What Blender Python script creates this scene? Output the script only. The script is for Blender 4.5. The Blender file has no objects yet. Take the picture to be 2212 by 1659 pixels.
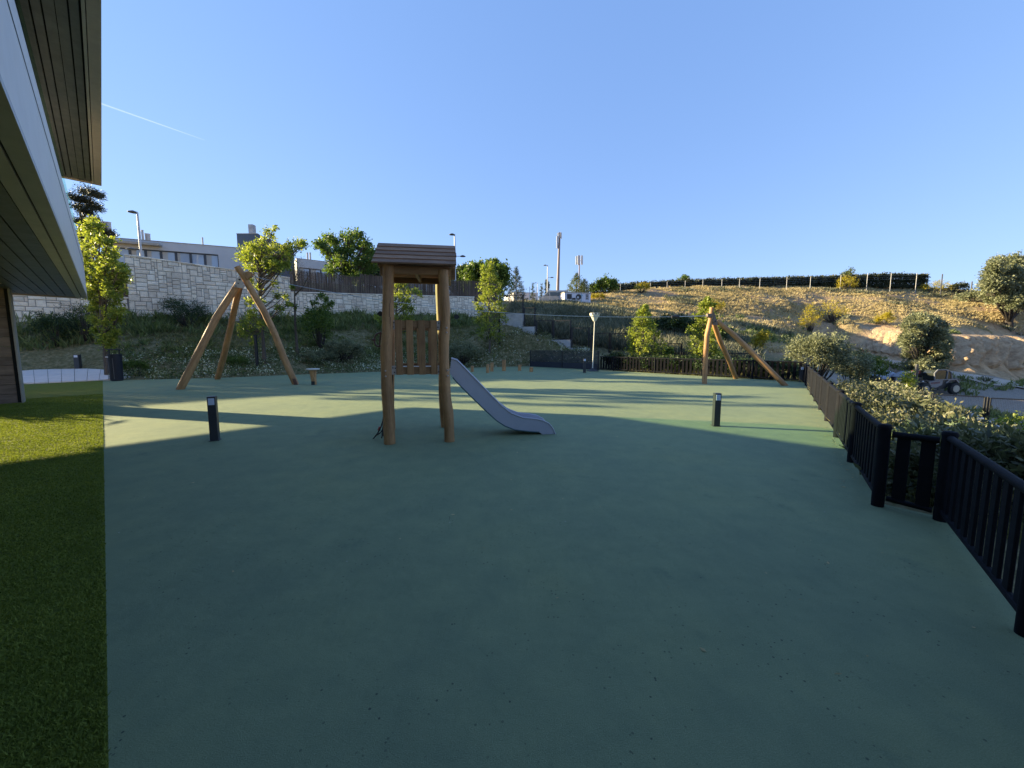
import bpy, bmesh, math, random
import numpy as np
from mathutils import Vector, Matrix

# ------------------------------------------------------------------ camera, sky, sun, exposure
scene = bpy.context.scene
FPX, W2, H2, CAMH = 830.0, 1106.0, 829.5, 1.7          # focal length in units of a 2212 px wide frame
PITCH = math.radians(5.744)
camd = bpy.data.cameras.new('camera')
cam = bpy.data.objects.new('camera', camd)
scene.collection.objects.link(cam)
camd.sensor_width = 36.0
camd.lens = FPX / 2212 * 36
camd.clip_start = 0.05
camd.clip_end = 30000
cam.location = (0, 0, CAMH)
cam.rotation_euler = (math.radians(90) - PITCH, 0, 0)
scene.camera = cam

SUN_EL, SUN_AZ = math.radians(15.0), math.radians(-75.5)
world = bpy.data.worlds.new('World')
scene.world = world
world.use_nodes = True
wn = world.node_tree
sky = wn.nodes.new('ShaderNodeTexSky')
sky.sky_type = 'NISHITA'
sky.sun_disc = False
sky.sun_elevation = SUN_EL
sky.sun_rotation = SUN_AZ
sky.altitude = 700
sky.air_density = 1.0
sky.dust_density = 0.0
sky.ozone_density = 2.0
bg = wn.nodes['Background']
tint = wn.nodes.new('ShaderNodeMix'); tint.data_type = 'RGBA'; tint.blend_type = 'MULTIPLY'; tint.inputs[0].default_value = 1.0
tint.inputs[7].default_value = (1.0, .93, .86, 1)
wn.links.new(sky.outputs[0], tint.inputs[6])
# soften the bright band of the sky near the sun side: c / (1 + k c), evened out with clear blue
dv = wn.nodes.new('ShaderNodeVectorMath'); dv.operation = 'MULTIPLY_ADD'; dv.inputs[1].default_value = (.29, .22, .15); dv.inputs[2].default_value = (1, 1, 1)
wn.links.new(tint.outputs[2], dv.inputs[0])
qt = wn.nodes.new('ShaderNodeVectorMath'); qt.operation = 'DIVIDE'
wn.links.new(tint.outputs[2], qt.inputs[0]); wn.links.new(dv.outputs[0], qt.inputs[1])
ev = wn.nodes.new('ShaderNodeMix'); ev.data_type = 'RGBA'; ev.inputs[0].default_value = .50; ev.inputs[7].default_value = (.36, .78, 1.95, 1)
wn.links.new(qt.outputs[0], ev.inputs[6]); wn.links.new(ev.outputs[2], bg.inputs[0])
bg.inputs[1].default_value = 0.132
sund = bpy.data.lights.new('sun', 'SUN')
sund.energy = 4.6
sund.angle = math.radians(0.5)
sund.color = (1.0, 0.83, 0.50)
sun = bpy.data.objects.new('sun', sund)
scene.collection.objects.link(sun)
SDIR = Vector((math.sin(SUN_AZ) * math.cos(SUN_EL), math.cos(SUN_AZ) * math.cos(SUN_EL), math.sin(SUN_EL)))
sun.rotation_euler = SDIR.to_track_quat('Z', 'Y').to_euler()
sun.location = (-40, 10, 30)
scene.view_settings.view_transform = 'Standard'
scene.view_settings.look = 'None'
scene.view_settings.gamma = 1.0
scene.view_settings.exposure = 2.0
scene.cycles.max_bounces = 7
scene.cycles.transparent_max_bounces = 12
scene.cycles.use_denoising = True

rnd = random.Random(7)
rng = np.random.default_rng(7)

# ------------------------------------------------------------------ measuring the photograph's place
CP, SP = math.cos(PITCH), math.sin(PITCH)
def ray(u, v):
    x = (u - W2) / FPX
    y = -(v - H2) / FPX
    return Vector((x, CP + y * SP, -SP + y * CP))
def G(u, v, z=0.0):
    d = ray(u, v)
    t = (z - CAMH) / d.z
    return Vector((d.x * t, d.y * t, z))
def A(u, v, Y):
    d = ray(u, v)
    t = Y / d.y
    return Vector((d.x * t, Y, CAMH + d.z * t))
def HP(u, v, p, n):
    d = ray(u, v)
    o = Vector((0, 0, CAMH))
    t = (Vector(p) - o).dot(n) / d.dot(n)
    return o + d * t
def zat(v, Y):
    return A(W2, v, Y).z

# ------------------------------------------------------------------ object bookkeeping
ORG = {}
def link(o):
    scene.collection.objects.link(o)
    return o
def tag(o, label=None, cat=None, group=None, kind=None):
    if label: o['label'] = label
    if cat: o['category'] = cat
    if group: o['group'] = group
    if kind: o['kind'] = kind
    return o
def thing(name, label, cat, loc=(0, 0, 0), group=None, local=False):
    o = link(bpy.data.objects.new(name, None))
    o.empty_display_size = 0.2
    o.location = loc
    ORG[o.name] = Vector((0, 0, 0)) if local else Vector(loc)
    return tag(o, label, cat, group)
def copy_tree(o, parent=None):
    c = o.copy()
    scene.collection.objects.link(c)
    if parent: c.parent = parent
    for ch in list(o.children):
        copy_tree(ch, c)
    return c
def finish(name, me, mats, parent=None, loc=None, smooth=False):
    """link mesh me (world coordinates) as one object"""
    off = Vector((0, 0, 0))
    if parent is not None:
        off = ORG.get(parent.name, Vector((0, 0, 0)))
    elif loc is not None:
        off = Vector(loc)
    if off.length > 0:
        me.transform(Matrix.Translation(-off))
    o = bpy.data.objects.new(name, me)
    for m in (mats if isinstance(mats, (list, tuple)) else [mats]):
        me.materials.append(m)
    link(o)
    if parent is not None:
        o.parent = parent
    elif loc is not None:
        o.location = loc
    ORG[o.name] = off
    if smooth:
        me.polygons.foreach_set('use_smooth', [True] * len(me.polygons))
    return o

class MB:
    def __init__(self):
        self.v, self.f, self.uv, self.mi = [], [], [], []
        self.m = 0
    def face(self, idx, uvs):
        self.f.append(idx); self.uv.append(uvs); self.mi.append(self.m)
    def quad(self, a, b, c, d, su=None):
        n = len(self.v)
        self.v += [tuple(a), tuple(b), tuple(c), tuple(d)]
        w, h = (Vector(b) - Vector(a)).length, (Vector(d) - Vector(a)).length
        o = rnd.random() * 7
        self.face((n, n + 1, n + 2, n + 3), [(o, o), (o + w, o), (o + w, o + h), (o, o + h)])
    def box(self, c, half, ax=None, bev=0.0):
        """oriented box; ax = three unit vectors; bev chamfers the edges along the longest axis"""
        c = Vector(c)
        if ax is None: ax = (Vector((1, 0, 0)), Vector((0, 1, 0)), Vector((0, 0, 1)))
        L = max(range(3), key=lambda i: half[i])
        i, j = [k for k in range(3) if k != L]
        if (i, j) == (0, 2): i, j = 2, 0
        hi, hj, hl = half[i], half[j], half[L]
        b = min(bev, hi * .8, hj * .8)
        if b > 0:
            ring = [(-hi + b, -hj), (hi - b, -hj), (hi, -hj + b), (hi, hj - b), (hi - b, hj), (-hi + b, hj), (-hi, hj - b), (-hi, -hj + b)]
        else:
            ring = [(-hi, -hj), (hi, -hj), (hi, hj), (-hi, hj)]
        n0 = len(self.v); k = len(ring)
        o = rnd.random() * 7
        for s in (-hl, hl):
            for (a, d) in ring:
                self.v.append(tuple(c + ax[i] * a + ax[j] * d + ax[L] * s))
        per = 0
        for q in range(k):
            r = (q + 1) % k
            w = math.hypot(ring[r][0] - ring[q][0], ring[r][1] - ring[q][1])
            self.face((n0 + q, n0 + r, n0 + k + r, n0 + k + q), [(o + per, o), (o + per + w, o), (o + per + w, o + 2 * hl), (o + per, o + 2 * hl)])
            per += w
        self.face(tuple(n0 + q for q in reversed(range(k))), [(o + ring[q][0], o + ring[q][1] * .1) for q in reversed(range(k))])
        self.face(tuple(n0 + k + q for q in range(k)), [(o + ring[q][0], o + ring[q][1] * .1) for q in range(k)])
    def bar(self, a, b, w, h, up=(0, 0, 1), bev=0.0):
        a, b = Vector(a), Vector(b)
        d = b - a
        L = d.length
        z = d.normalized()
        x = z.cross(Vector(up))
        if x.length < 1e-4: x = z.cross(Vector((0, 1, 0)))
        x.normalize()
        y = x.cross(z).normalized()
        self.box((a + b) / 2, (w / 2, h / 2, L / 2), (x, y, z), bev)
    def tube(self, pts, rad, seg=10, cap=True, wob=0.0, seed=0):
        pts = [Vector(p) for p in pts]
        n = len(pts)
        if not isinstance(rad, (list, tuple)): rad = [rad] * n
        r_ = random.Random(seed)
        prev = None
        n0 = len(self.v)
        o = r_.random() * 9
        lens = [0]
        for i in range(1, n): lens.append(lens[-1] + (pts[i] - pts[i - 1]).length)
        for i in range(n):
            t = (pts[min(i + 1, n - 1)] - pts[max(i - 1, 0)]).normalized()
            if prev is None:
                x = t.cross(Vector((0, 0, 1)))
                if x.length < 1e-3: x = t.cross(Vector((0, 1, 0)))
            else:
                x = prev - t * prev.dot(t)
            x.normalize(); prev = x
            y = t.cross(x)
            for k in range(seg):
                a = 2 * math.pi * k / seg
                rr = rad[i] * (1 + (wob * (r_.random() - .5) if wob else 0))
                self.v.append(tuple(pts[i] + x * math.cos(a) * rr + y * math.sin(a) * rr))
        for i in range(n - 1):
            for k in range(seg):
                k2 = (k + 1) % seg
                c = 2 * math.pi * rad[i] / seg
                self.face((n0 + i * seg + k, n0 + i * seg + k2, n0 + (i + 1) * seg + k2, n0 + (i + 1) * seg + k),
                          [(o + k * c, lens[i]), (o + (k + 1) * c, lens[i]), (o + (k + 1) * c, lens[i + 1]), (o + k * c, lens[i + 1])])
        if cap:
            self.face(tuple(n0 + k for k in reversed(range(seg))), [(o + .01 * k, o) for k in range(seg)])
            self.face(tuple(n0 + (n - 1) * seg + k for k in range(seg)), [(o + .01 * k, o) for k in range(seg)])
    def lathe(self, c, prof, seg=20):
        """prof: (radius, z) from bottom to top round a vertical axis at c"""
        c = Vector(c); n0 = len(self.v)
        for (r, z) in prof:
            for k in range(seg):
                a = 2 * math.pi * k / seg
                self.v.append((c.x + r * math.cos(a), c.y + r * math.sin(a), c.z + z))
        for i in range(len(prof) - 1):
            for k in range(seg):
                k2 = (k + 1) % seg
                self.face((n0 + i * seg + k, n0 + i * seg + k2, n0 + (i + 1) * seg + k2, n0 + (i + 1) * seg + k), [(k * .1, i * .1), (k * .1 + .1, i * .1), (k * .1 + .1, i * .1 + .1), (k * .1, i * .1 + .1)])
        self.face(tuple(n0 + k for k in reversed(range(seg))), [(.01 * k, 0) for k in range(seg)])
        self.face(tuple(n0 + (len(prof) - 1) * seg + k for k in range(seg)), [(.01 * k, 0) for k in range(seg)])
    def prism(self, poly, vec):
        """extrude a planar polygon (3D points) by vec"""
        poly = [Vector(p) for p in poly]; vec = Vector(vec)
        n0 = len(self.v); k = len(poly)
        self.v += [tuple(p) for p in poly] + [tuple(p + vec) for p in poly]
        self.face(tuple(range(n0, n0 + k)), [(p.x + p.y, p.z) for p in poly])
        self.face(tuple(n0 + k + q for q in reversed(range(k))), [(p.x + p.y, p.z) for p in reversed(poly)])
        for q in range(k):
            r = (q + 1) % k
            w = (poly[r] - poly[q]).length; h = vec.length
            self.face((n0 + r, n0 + q, n0 + k + q, n0 + k + r), [(w, 0), (0, 0), (0, h), (w, h)])
    def build(self, name, mats, parent=None, loc=None, smooth=False, bevel=0.0):
        me = bpy.data.meshes.new(name)
        me.from_pydata(self.v, [], self.f)
        uvl = me.uv_layers.new(name='UVMap')
        flat = [c for f in self.uv for p in f for c in p]
        uvl.data.foreach_set('uv', flat)
        me.polygons.foreach_set('material_index', self.mi)
        me.update()
        o = finish(name, me, mats, parent, loc, smooth)
        if smooth:
            md = None
            try:
                me.set_sharp_from_angle(angle=math.radians(40))
            except Exception:
                pass
        if bevel:
            b = o.modifiers.new('bevel', 'BEVEL'); b.width = bevel; b.segments = 2; b.limit_method = 'ANGLE'
        return o

def npmesh(name, V, k, mats, parent=None, loc=None):
    """faces are consecutive groups of k vertices"""
    V = np.asarray(V, dtype=np.float32).reshape(-1, 3)
    n = len(V); nf = n // k
    me = bpy.data.meshes.new(name)
    me.vertices.add(n); me.vertices.foreach_set('co', V.ravel())
    me.loops.add(n); me.loops.foreach_set('vertex_index', np.arange(n, dtype=np.int32))
    me.polygons.add(nf)
    me.polygons.foreach_set('loop_start', np.arange(0, n, k, dtype=np.int32))
    me.update(calc_edges=True)
    return finish(name, me, mats, parent, loc)

# ------------------------------------------------------------------ materials
MATS = {}
def nodes_of(name):
    m = bpy.data.materials.new(name); m.use_nodes = True
    return m, m.node_tree, m.node_tree.nodes['Principled BSDF']
def ramp(nt, fac, stops):
    r = nt.nodes.new('ShaderNodeValToRGB')
    e = r.color_ramp.elements
    e[0].position, e[0].color = stops[0][0], (*stops[0][1], 1)
    e[1].position, e[1].color = stops[-1][0], (*stops[-1][1], 1)
    for p, c in stops[1:-1]:
        x = e.new(p); x.color = (*c, 1)
    nt.links.new(fac, r.inputs[0])
    return r.outputs[0]
def noise(nt, vec, scale, detail=3, rough=.6, stretch=None):
    if stretch:
        mp = nt.nodes.new('ShaderNodeMapping'); mp.inputs['Scale'].default_value = stretch
        nt.links.new(vec, mp.inputs[0]); vec = mp.outputs[0]
    n = nt.nodes.new('ShaderNodeTexNoise')
    n.inputs['Scale'].default_value = scale; n.inputs['Detail'].default_value = detail; n.inputs['Roughness'].default_value = rough
    nt.links.new(vec, n.inputs['Vector'])
    return n.outputs['Fac']
def mixc(nt, fac, a, b, mode='MIX'):
    m = nt.nodes.new('ShaderNodeMix'); m.data_type = 'RGBA'; m.blend_type = mode
    for s, val in ((0, fac), (6, a), (7, b)):
        if isinstance(val, (int, float)): m.inputs[s].default_value = val
        elif isinstance(val, tuple): m.inputs[s].default_value = (*val, 1)
        else: nt.links.new(val, m.inputs[s])
    return m.outputs[2]
def bump(nt, h, bs, strength, dist=.02, prev=None):
    b = nt.nodes.new('ShaderNodeBump'); b.inputs['Strength'].default_value = strength; b.inputs['Distance'].default_value = dist
    nt.links.new(h, b.inputs['Height'])
    if prev is not None: nt.links.new(prev, b.inputs['Normal'])
    nt.links.new(b.outputs[0], bs.inputs['Normal'])
    return b.outputs[0]
def coord(nt, which='geo'):
    if which == 'geo':
        return nt.nodes.new('ShaderNodeNewGeometry').outputs['Position']
    return nt.nodes.new('ShaderNodeTexCoord').outputs[which]
def flat(name, col, rough=.6, var=.15, scale=6.0, metal=0.0, bmp=0.0, bscale=60, which='Object', spec=.5):
    m, nt, bs = nodes_of(name)
    co = coord(nt, which)
    lo = tuple(c * (1 - var) for c in col); hi = tuple(min(1, c * (1 + var)) for c in col)
    f = noise(nt, co, scale, 4, .65)
    nt.links.new(ramp(nt, f, [(.3, lo), (.7, hi)]), bs.inputs['Base Color'])
    f2 = noise(nt, co, scale * 3.3, 3)
    mr = nt.nodes.new('ShaderNodeMapRange'); mr.inputs[3].default_value = max(.05, rough - .12); mr.inputs[4].default_value = min(1, rough + .12)
    nt.links.new(f2, mr.inputs[0]); nt.links.new(mr.outputs[0], bs.inputs['Roughness'])
    bs.inputs['Metallic'].default_value = metal
    bs.inputs['Specular IOR Level'].default_value = spec
    if bmp: bump(nt, noise(nt, co, bscale, 3), bs, bmp, .01)
    return m
def wood(name, c0, c1, c2, rough=.65):
    m, nt, bs = nodes_of(name)
    uv = coord(nt, 'UV')
    g = noise(nt, uv, 1.0, 5, .7, (38, 2.2, 1))
    g2 = noise(nt, uv, 1.0, 3, .6, (6, .8, 1))
    geo = nt.nodes.new('ShaderNodeNewGeometry')
    c = ramp(nt, g, [(.3, c0), (.5, c1), (.68, c2)])
    c = mixc(nt, .55, c, ramp(nt, g2, [(.3, tuple(x * .55 for x in c1)), (.65, c2)]))
    isl = ramp(nt, geo.outputs['Random Per Island'], [(0, (.78, .78, .78)), (1, (1.12, 1.1, 1.06))])
    c = mixc(nt, 1.0, c, isl, 'MULTIPLY')
    k = noise(nt, uv, 1.0, 2, .5, (4.5, 1.6, 1))
    c = mixc(nt, ramp(nt, k, [(.70, (0, 0, 0)), (.76, (.75, .75, .75))]), c, tuple(x * .45 for x in c0))
    crk = noise(nt, uv, 1.0, 2, .5, (26, .55, 1))
    c = mixc(nt, ramp(nt, crk, [(.66, (0, 0, 0)), (.70, (.8, .8, .8))]), c, tuple(x * .3 for x in c0))
    c = mixc(nt, 1.0, c, ramp(nt, noise(nt, uv, 1.0, 4, .7, (5, 3, 1)), [(.3, (.78, .76, .74)), (.6, (1.05, 1.04, 1.03))]), 'MULTIPLY')
    nt.links.new(c, bs.inputs['Base Color'])
    bs.inputs['Roughness'].default_value = rough
    bump(nt, crk, bs, .5, .01, bump(nt, g, bs, .35, .008))
    return m
def leafmat(name, stops, trans=.45, rough=.5, tint=(1.0, 1.0, .55), tgain=1.3, patch=.8):
    """leaf colour varies leaf by leaf and in patches through the plant; part of the light passes through the blade"""
    m, nt, bs = nodes_of(name)
    geo = nt.nodes.new('ShaderNodeNewGeometry')
    nz = noise(nt, geo.outputs['Position'], patch, 2)
    mth = nt.nodes.new('ShaderNodeMath'); mth.operation = 'MULTIPLY_ADD'; mth.inputs[1].default_value = .6
    mt2 = nt.nodes.new('ShaderNodeMath'); mt2.operation = 'MULTIPLY_ADD'; mt2.inputs[1].default_value = .9; mt2.inputs[2].default_value = -.25
    nt.links.new(nz, mt2.inputs[0])
    nt.links.new(geo.outputs['Random Per Island'], mth.inputs[0]); nt.links.new(mt2.outputs[0], mth.inputs[2])
    c = ramp(nt, mth.outputs[0], stops)
    nt.links.new(c, bs.inputs['Base Color'])
    bs.inputs['Roughness'].default_value = rough
    bs.inputs['Specular IOR Level'].default_value = .35
    if trans > 0:
        tr = nt.nodes.new('ShaderNodeBsdfTranslucent')
        nt.links.new(mixc(nt, 1.0, c, tuple(t * tgain for t in tint), 'MULTIPLY'), tr.inputs[0])
        mx = nt.nodes.new('ShaderNodeMixShader'); mx.inputs[0].default_value = trans
        out = nt.nodes['Material Output']
        nt.links.new(bs.outputs[0], mx.inputs[1]); nt.links.new(tr.outputs[0], mx.inputs[2]); nt.links.new(mx.outputs[0], out.inputs[0])
    return m

M = {}
M['log'] = wood('debarked_log_wood', (.22, .10, .035), (.42, .215, .085), (.56, .32, .145))
M['plank'] = wood('planed_plank_wood', (.20, .09, .035), (.35, .18, .075), (.46, .26, .115))
M['roofplank'] = wood('weathered_roof_plank', (.17, .085, .045), (.32, .175, .10), (.41, .245, .15), .75)
M['sawn'] = flat('pale_sawn_wood', (.55, .5, .42), .7, .12)
M['white'] = flat('white_render', (.70, .64, .59), .55, .04, 1.5)
M['seam'] = flat('panel_seam', (.12, .12, .13), .7)
M['soffit'] = flat('dark_soffit_board', (.075, .076, .07), .42, .25, 2.5)
M['soffit_gap'] = flat('soffit_gap', (.008, .008, .008), .9)
M['trim'] = flat('grey_metal_trim', (.36, .32, .27), .45, .1, 3)
M['eavetrim'] = flat('beige_eave_metal', (.36, .30, .25), .5, .08, 3)
M['clad'] = wood('brown_timber_cladding', (.12, .08, .06), (.22, .15, .115), (.32, .23, .18), .7)
M['black'] = flat('black_painted_metal', (.011, .012, .017), .42, .25, 8, spec=.4)
M['fencepaint'] = flat('black_plastic_fence_paint', (.009, .010, .014), .75, .25, 9, spec=.12, bmp=.1)
M['fencematte'] = flat('matte_black_fence_board', (.010, .010, .012), .95, .25, 9, spec=0.0)  # fence paint copy without sheen, keeps the far boards dark like a shaded side
M['screenpaint'] = flat('blue_black_screen_paint', (.020, .023, .038), .5, .15, 6)
M['boll'] = flat('anthracite_bollard_paint', (.035, .036, .042), .42, .1, 9)
M['lens'] = flat('opal_lamp_lens', (.55, .6, .72), .3, .04)
M['steel'] = flat('galvanised_steel', (.42, .44, .46), .38, .12, 6, metal=.6)
M['bracket'] = flat('zinc_bracket', (.55, .47, .42), .45, .12, 12, metal=.35)
M['slide'] = flat('grey_slide_plastic', (.42, .42, .47), .34, .05, 3, bmp=.05)
M['slide_edge'] = flat('dark_slide_edge', (.04, .10, .11), .5)
M['rope'] = flat('dark_net_rope', (.03, .028, .03), .8, .3, 40)
M['red'] = flat('red_plastic', (.38, .03, .03), .4, .1)
M['brownplastic'] = flat('brown_plastic', (.14, .055, .035), .4, .1)
M['funnel'] = flat('ivory_funnel_plastic', (.75, .72, .60), .4, .04)
M['concrete'] = flat('cast_concrete', (.40, .39, .39), .85, .22, 1.8, bmp=.3, bscale=30, which='geo')
M['housewall'] = flat('pale_grey_render', (.52, .51, .51), .8, .05, .8, which='geo')
M['housedark'] = flat('dark_grey_cladding', (.07, .09, .12), .6, .1, 1)
M['curtain'] = flat('window_curtain', (.45, .42, .38), .9, .1, 1)
M['frame'] = flat('dark_window_frame', (.05, .055, .065), .5)
M['fpole'] = flat('white_galvanised_pole', (.50, .52, .55), .45, .06)
M['tyre'] = flat('tyre_rubber', (.02, .02, .02), .85, .2)
M['rim'] = flat('dusty_rim', (.42, .36, .27), .7, .15)
M['mach'] = flat('grey_machine_paint', (.17, .17, .18), .4, .1)
M['machdark'] = flat('dark_machine_paint', (.02, .02, .022), .5, .1)
M['machred'] = flat('dark_red_machine_paint', (.20, .025, .02), .45, .1)
M['cloth'] = flat('pale_blue_tarpaulin', (.42, .47, .58), .7, .1)
M['paint_white'] = flat('white_painted_panel', (.62, .62, .68), .5, .05)
M['reed'] = leafmat('reed_screen', [(0, (.045, .032, .026)), (.5, (.105, .075, .058)), (1, (.22, .155, .115))], 0, .85)
def glassmat(name, base, trans=.0, rough=.06):
    m, nt, bs = nodes_of(name)
    bs.inputs['Base Color'].default_value = (*base, 1); bs.inputs['Roughness'].default_value = rough
    bs.inputs['Specular IOR Level'].default_value = .9
    if trans:
        t = nt.nodes.new('ShaderNodeBsdfTransparent'); t.inputs[0].default_value = (.80, .93, .84, 1)
        mx = nt.nodes.new('ShaderNodeMixShader'); mx.inputs[0].default_value = trans
        nt.links.new(bs.outputs[0], mx.inputs[1]); nt.links.new(t.outputs[0], mx.inputs[2])
        nt.links.new(mx.outputs[0], nt.nodes['Material Output'].inputs[0])
    return m
M['window'] = glassmat('window_glass', (.36, .42, .50))  # pale blue base colour stands in for the sky reflected in the panes
M['balglass'] = glassmat('green_tinted_balustrade_glass', (.05, .09, .07), .92)
M['cabglass'] = glassmat('dark_cab_glass', (.03, .035, .03))

# leaves
M['lf_yellow'] = leafmat('spring_leaves_yellow_green', [(0, (.06, .09, .016)), (.45, (.20, .25, .04)), (1, (.42, .43, .085))], .48, tgain=1.3)
M['lf_mid'] = leafmat('mid_green_leaves', [(0, (.03, .06, .014)), (.5, (.09, .145, .028)), (1, (.19, .25, .055))], .42)
M['lf_dark'] = leafmat('dark_green_leaves', [(0, (.012, .026, .010)), (.5, (.035, .06, .02)), (1, (.075, .11, .035))], .3)
M['lf_conifer'] = leafmat('conifer_needles', [(0, (.010, .02, .008)), (.5, (.03, .048, .016)), (1, (.07, .09, .03))], .2)
M['lf_coniferlight'] = leafmat('light_conifer_needles', [(0, (.04, .055, .012)), (.5, (.10, .125, .03)), (1, (.18, .20, .055))], .3)
M['lf_olive'] = leafmat('grey_olive_leaves', [(0, (.055, .07, .035)), (.5, (.17, .185, .10)), (1, (.36, .36, .22))], .3, tint=(1, 1, .8))
M['lf_pine'] = leafmat('dark_pine_needles', [(0, (.01, .014, .009)), (.5, (.03, .034, .018)), (1, (.07, .065, .03))], .15)
M['lf_broom'] = leafmat('broom_flowers', [(0, (.10, .12, .02)), (.4, (.32, .27, .02)), (1, (.52, .40, .03))], .35, tint=(1, .95, .4))
M['lf_twig'] = leafmat('dry_twigs', [(0, (.09, .05, .035)), (1, (.22, .13, .09))], 0, .8)
M['lf_hedge'] = leafmat('far_hedge_leaves', [(0, (.012, .018, .010)), (.5, (.04, .048, .024)), (1, (.10, .11, .05))], .15)
M['lf_laurel'] = leafmat('glossy_laurel_leaves', [(0, (.035, .045, .022)), (.5, (.13, .14, .07)), (1, (.38, .34, .21))], .3, rough=.45, tint=(1, 1, .7), patch=1.4)
M['g_bank'] = leafmat('bank_grass', [(0, (.05, .065, .022)), (.3, (.13, .145, .05)), (.6, (.27, .255, .11)), (1, (.46, .39, .22))], .3, patch=.5)
M['g_weeds'] = leafmat('dark_weeds', [(0, (.06, .085, .035)), (.5, (.17, .21, .08)), (1, (.36, .37, .18))], .4, patch=.7)
M['g_reeds'] = leafmat('grey_reeds', [(0, (.045, .06, .035)), (.5, (.13, .14, .085)), (1, (.36, .32, .22))], .25, tint=(1, 1, .8), patch=.35)
M['g_dry'] = leafmat('dry_hill_grass', [(0, (.24, .20, .09)), (.35, (.40, .33, .17)), (.7, (.56, .45, .25)), (1, (.72, .60, .38))], .3, rough=.8, tint=(1, .95, .75), tgain=1.0, patch=.16)
M['g_turf'] = leafmat('artificial_grass_blades', [(0, (.10, .13, .022)), (.5, (.175, .215, .035)), (1, (.28, .31, .055))], .3, .9, patch=1.5)
M['g_cover'] = leafmat('evergreen_ground_cover', [(0, (.03, .05, .016)), (.5, (.095, .13, .04)), (.70, (.19, .22, .07)), (.74, (.7, .7, .55)), (1, (.75, .75, .6))], .25, patch=.9)
M['bark'] = flat('tree_bark', (.10, .078, .06), .9, .3, 14, bmp=.5, bscale=40)
M['barkdark'] = flat('dark_bark', (.045, .036, .03), .9, .3, 14)

# ------------------------------------------------------------------ ground: one sheet from measured heights
DEP = Vector((-.7302, .6833, 0))          # long direction of the building, away from the camera
OUT = Vector((.6833, .7302, 0))           # out of the building towards the court
c_near = G(235, 1659); c_far = G(222, 822)
COURT = [c_far, G(360, 819), G(484, 816), G(650, 809), G(819, 803), G(985, 795), G(1142, 791), G(1218, 795), G(1294, 799), G(1735, 825), G(1892, 1092),
         G(2034, 1124), G(2205, 1365), Vector((2.75, 0, 0)), Vector((2.4, -6, 0)), c_near - DEP * 6, c_near]
COURT[10] += Vector((.10, .06, 0)); COURT[11] += Vector((.12, .02, 0)); COURT[12] += Vector((.14, 0, 0)); COURT[13] += Vector((.2, 0, 0))
TURF = [c_far, c_near, c_near - DEP * 6, Vector((-8, -12, 0)), Vector((-34, 6, 0)), Vector((-34, 17.0, 0)), G(65, 830)]

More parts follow.
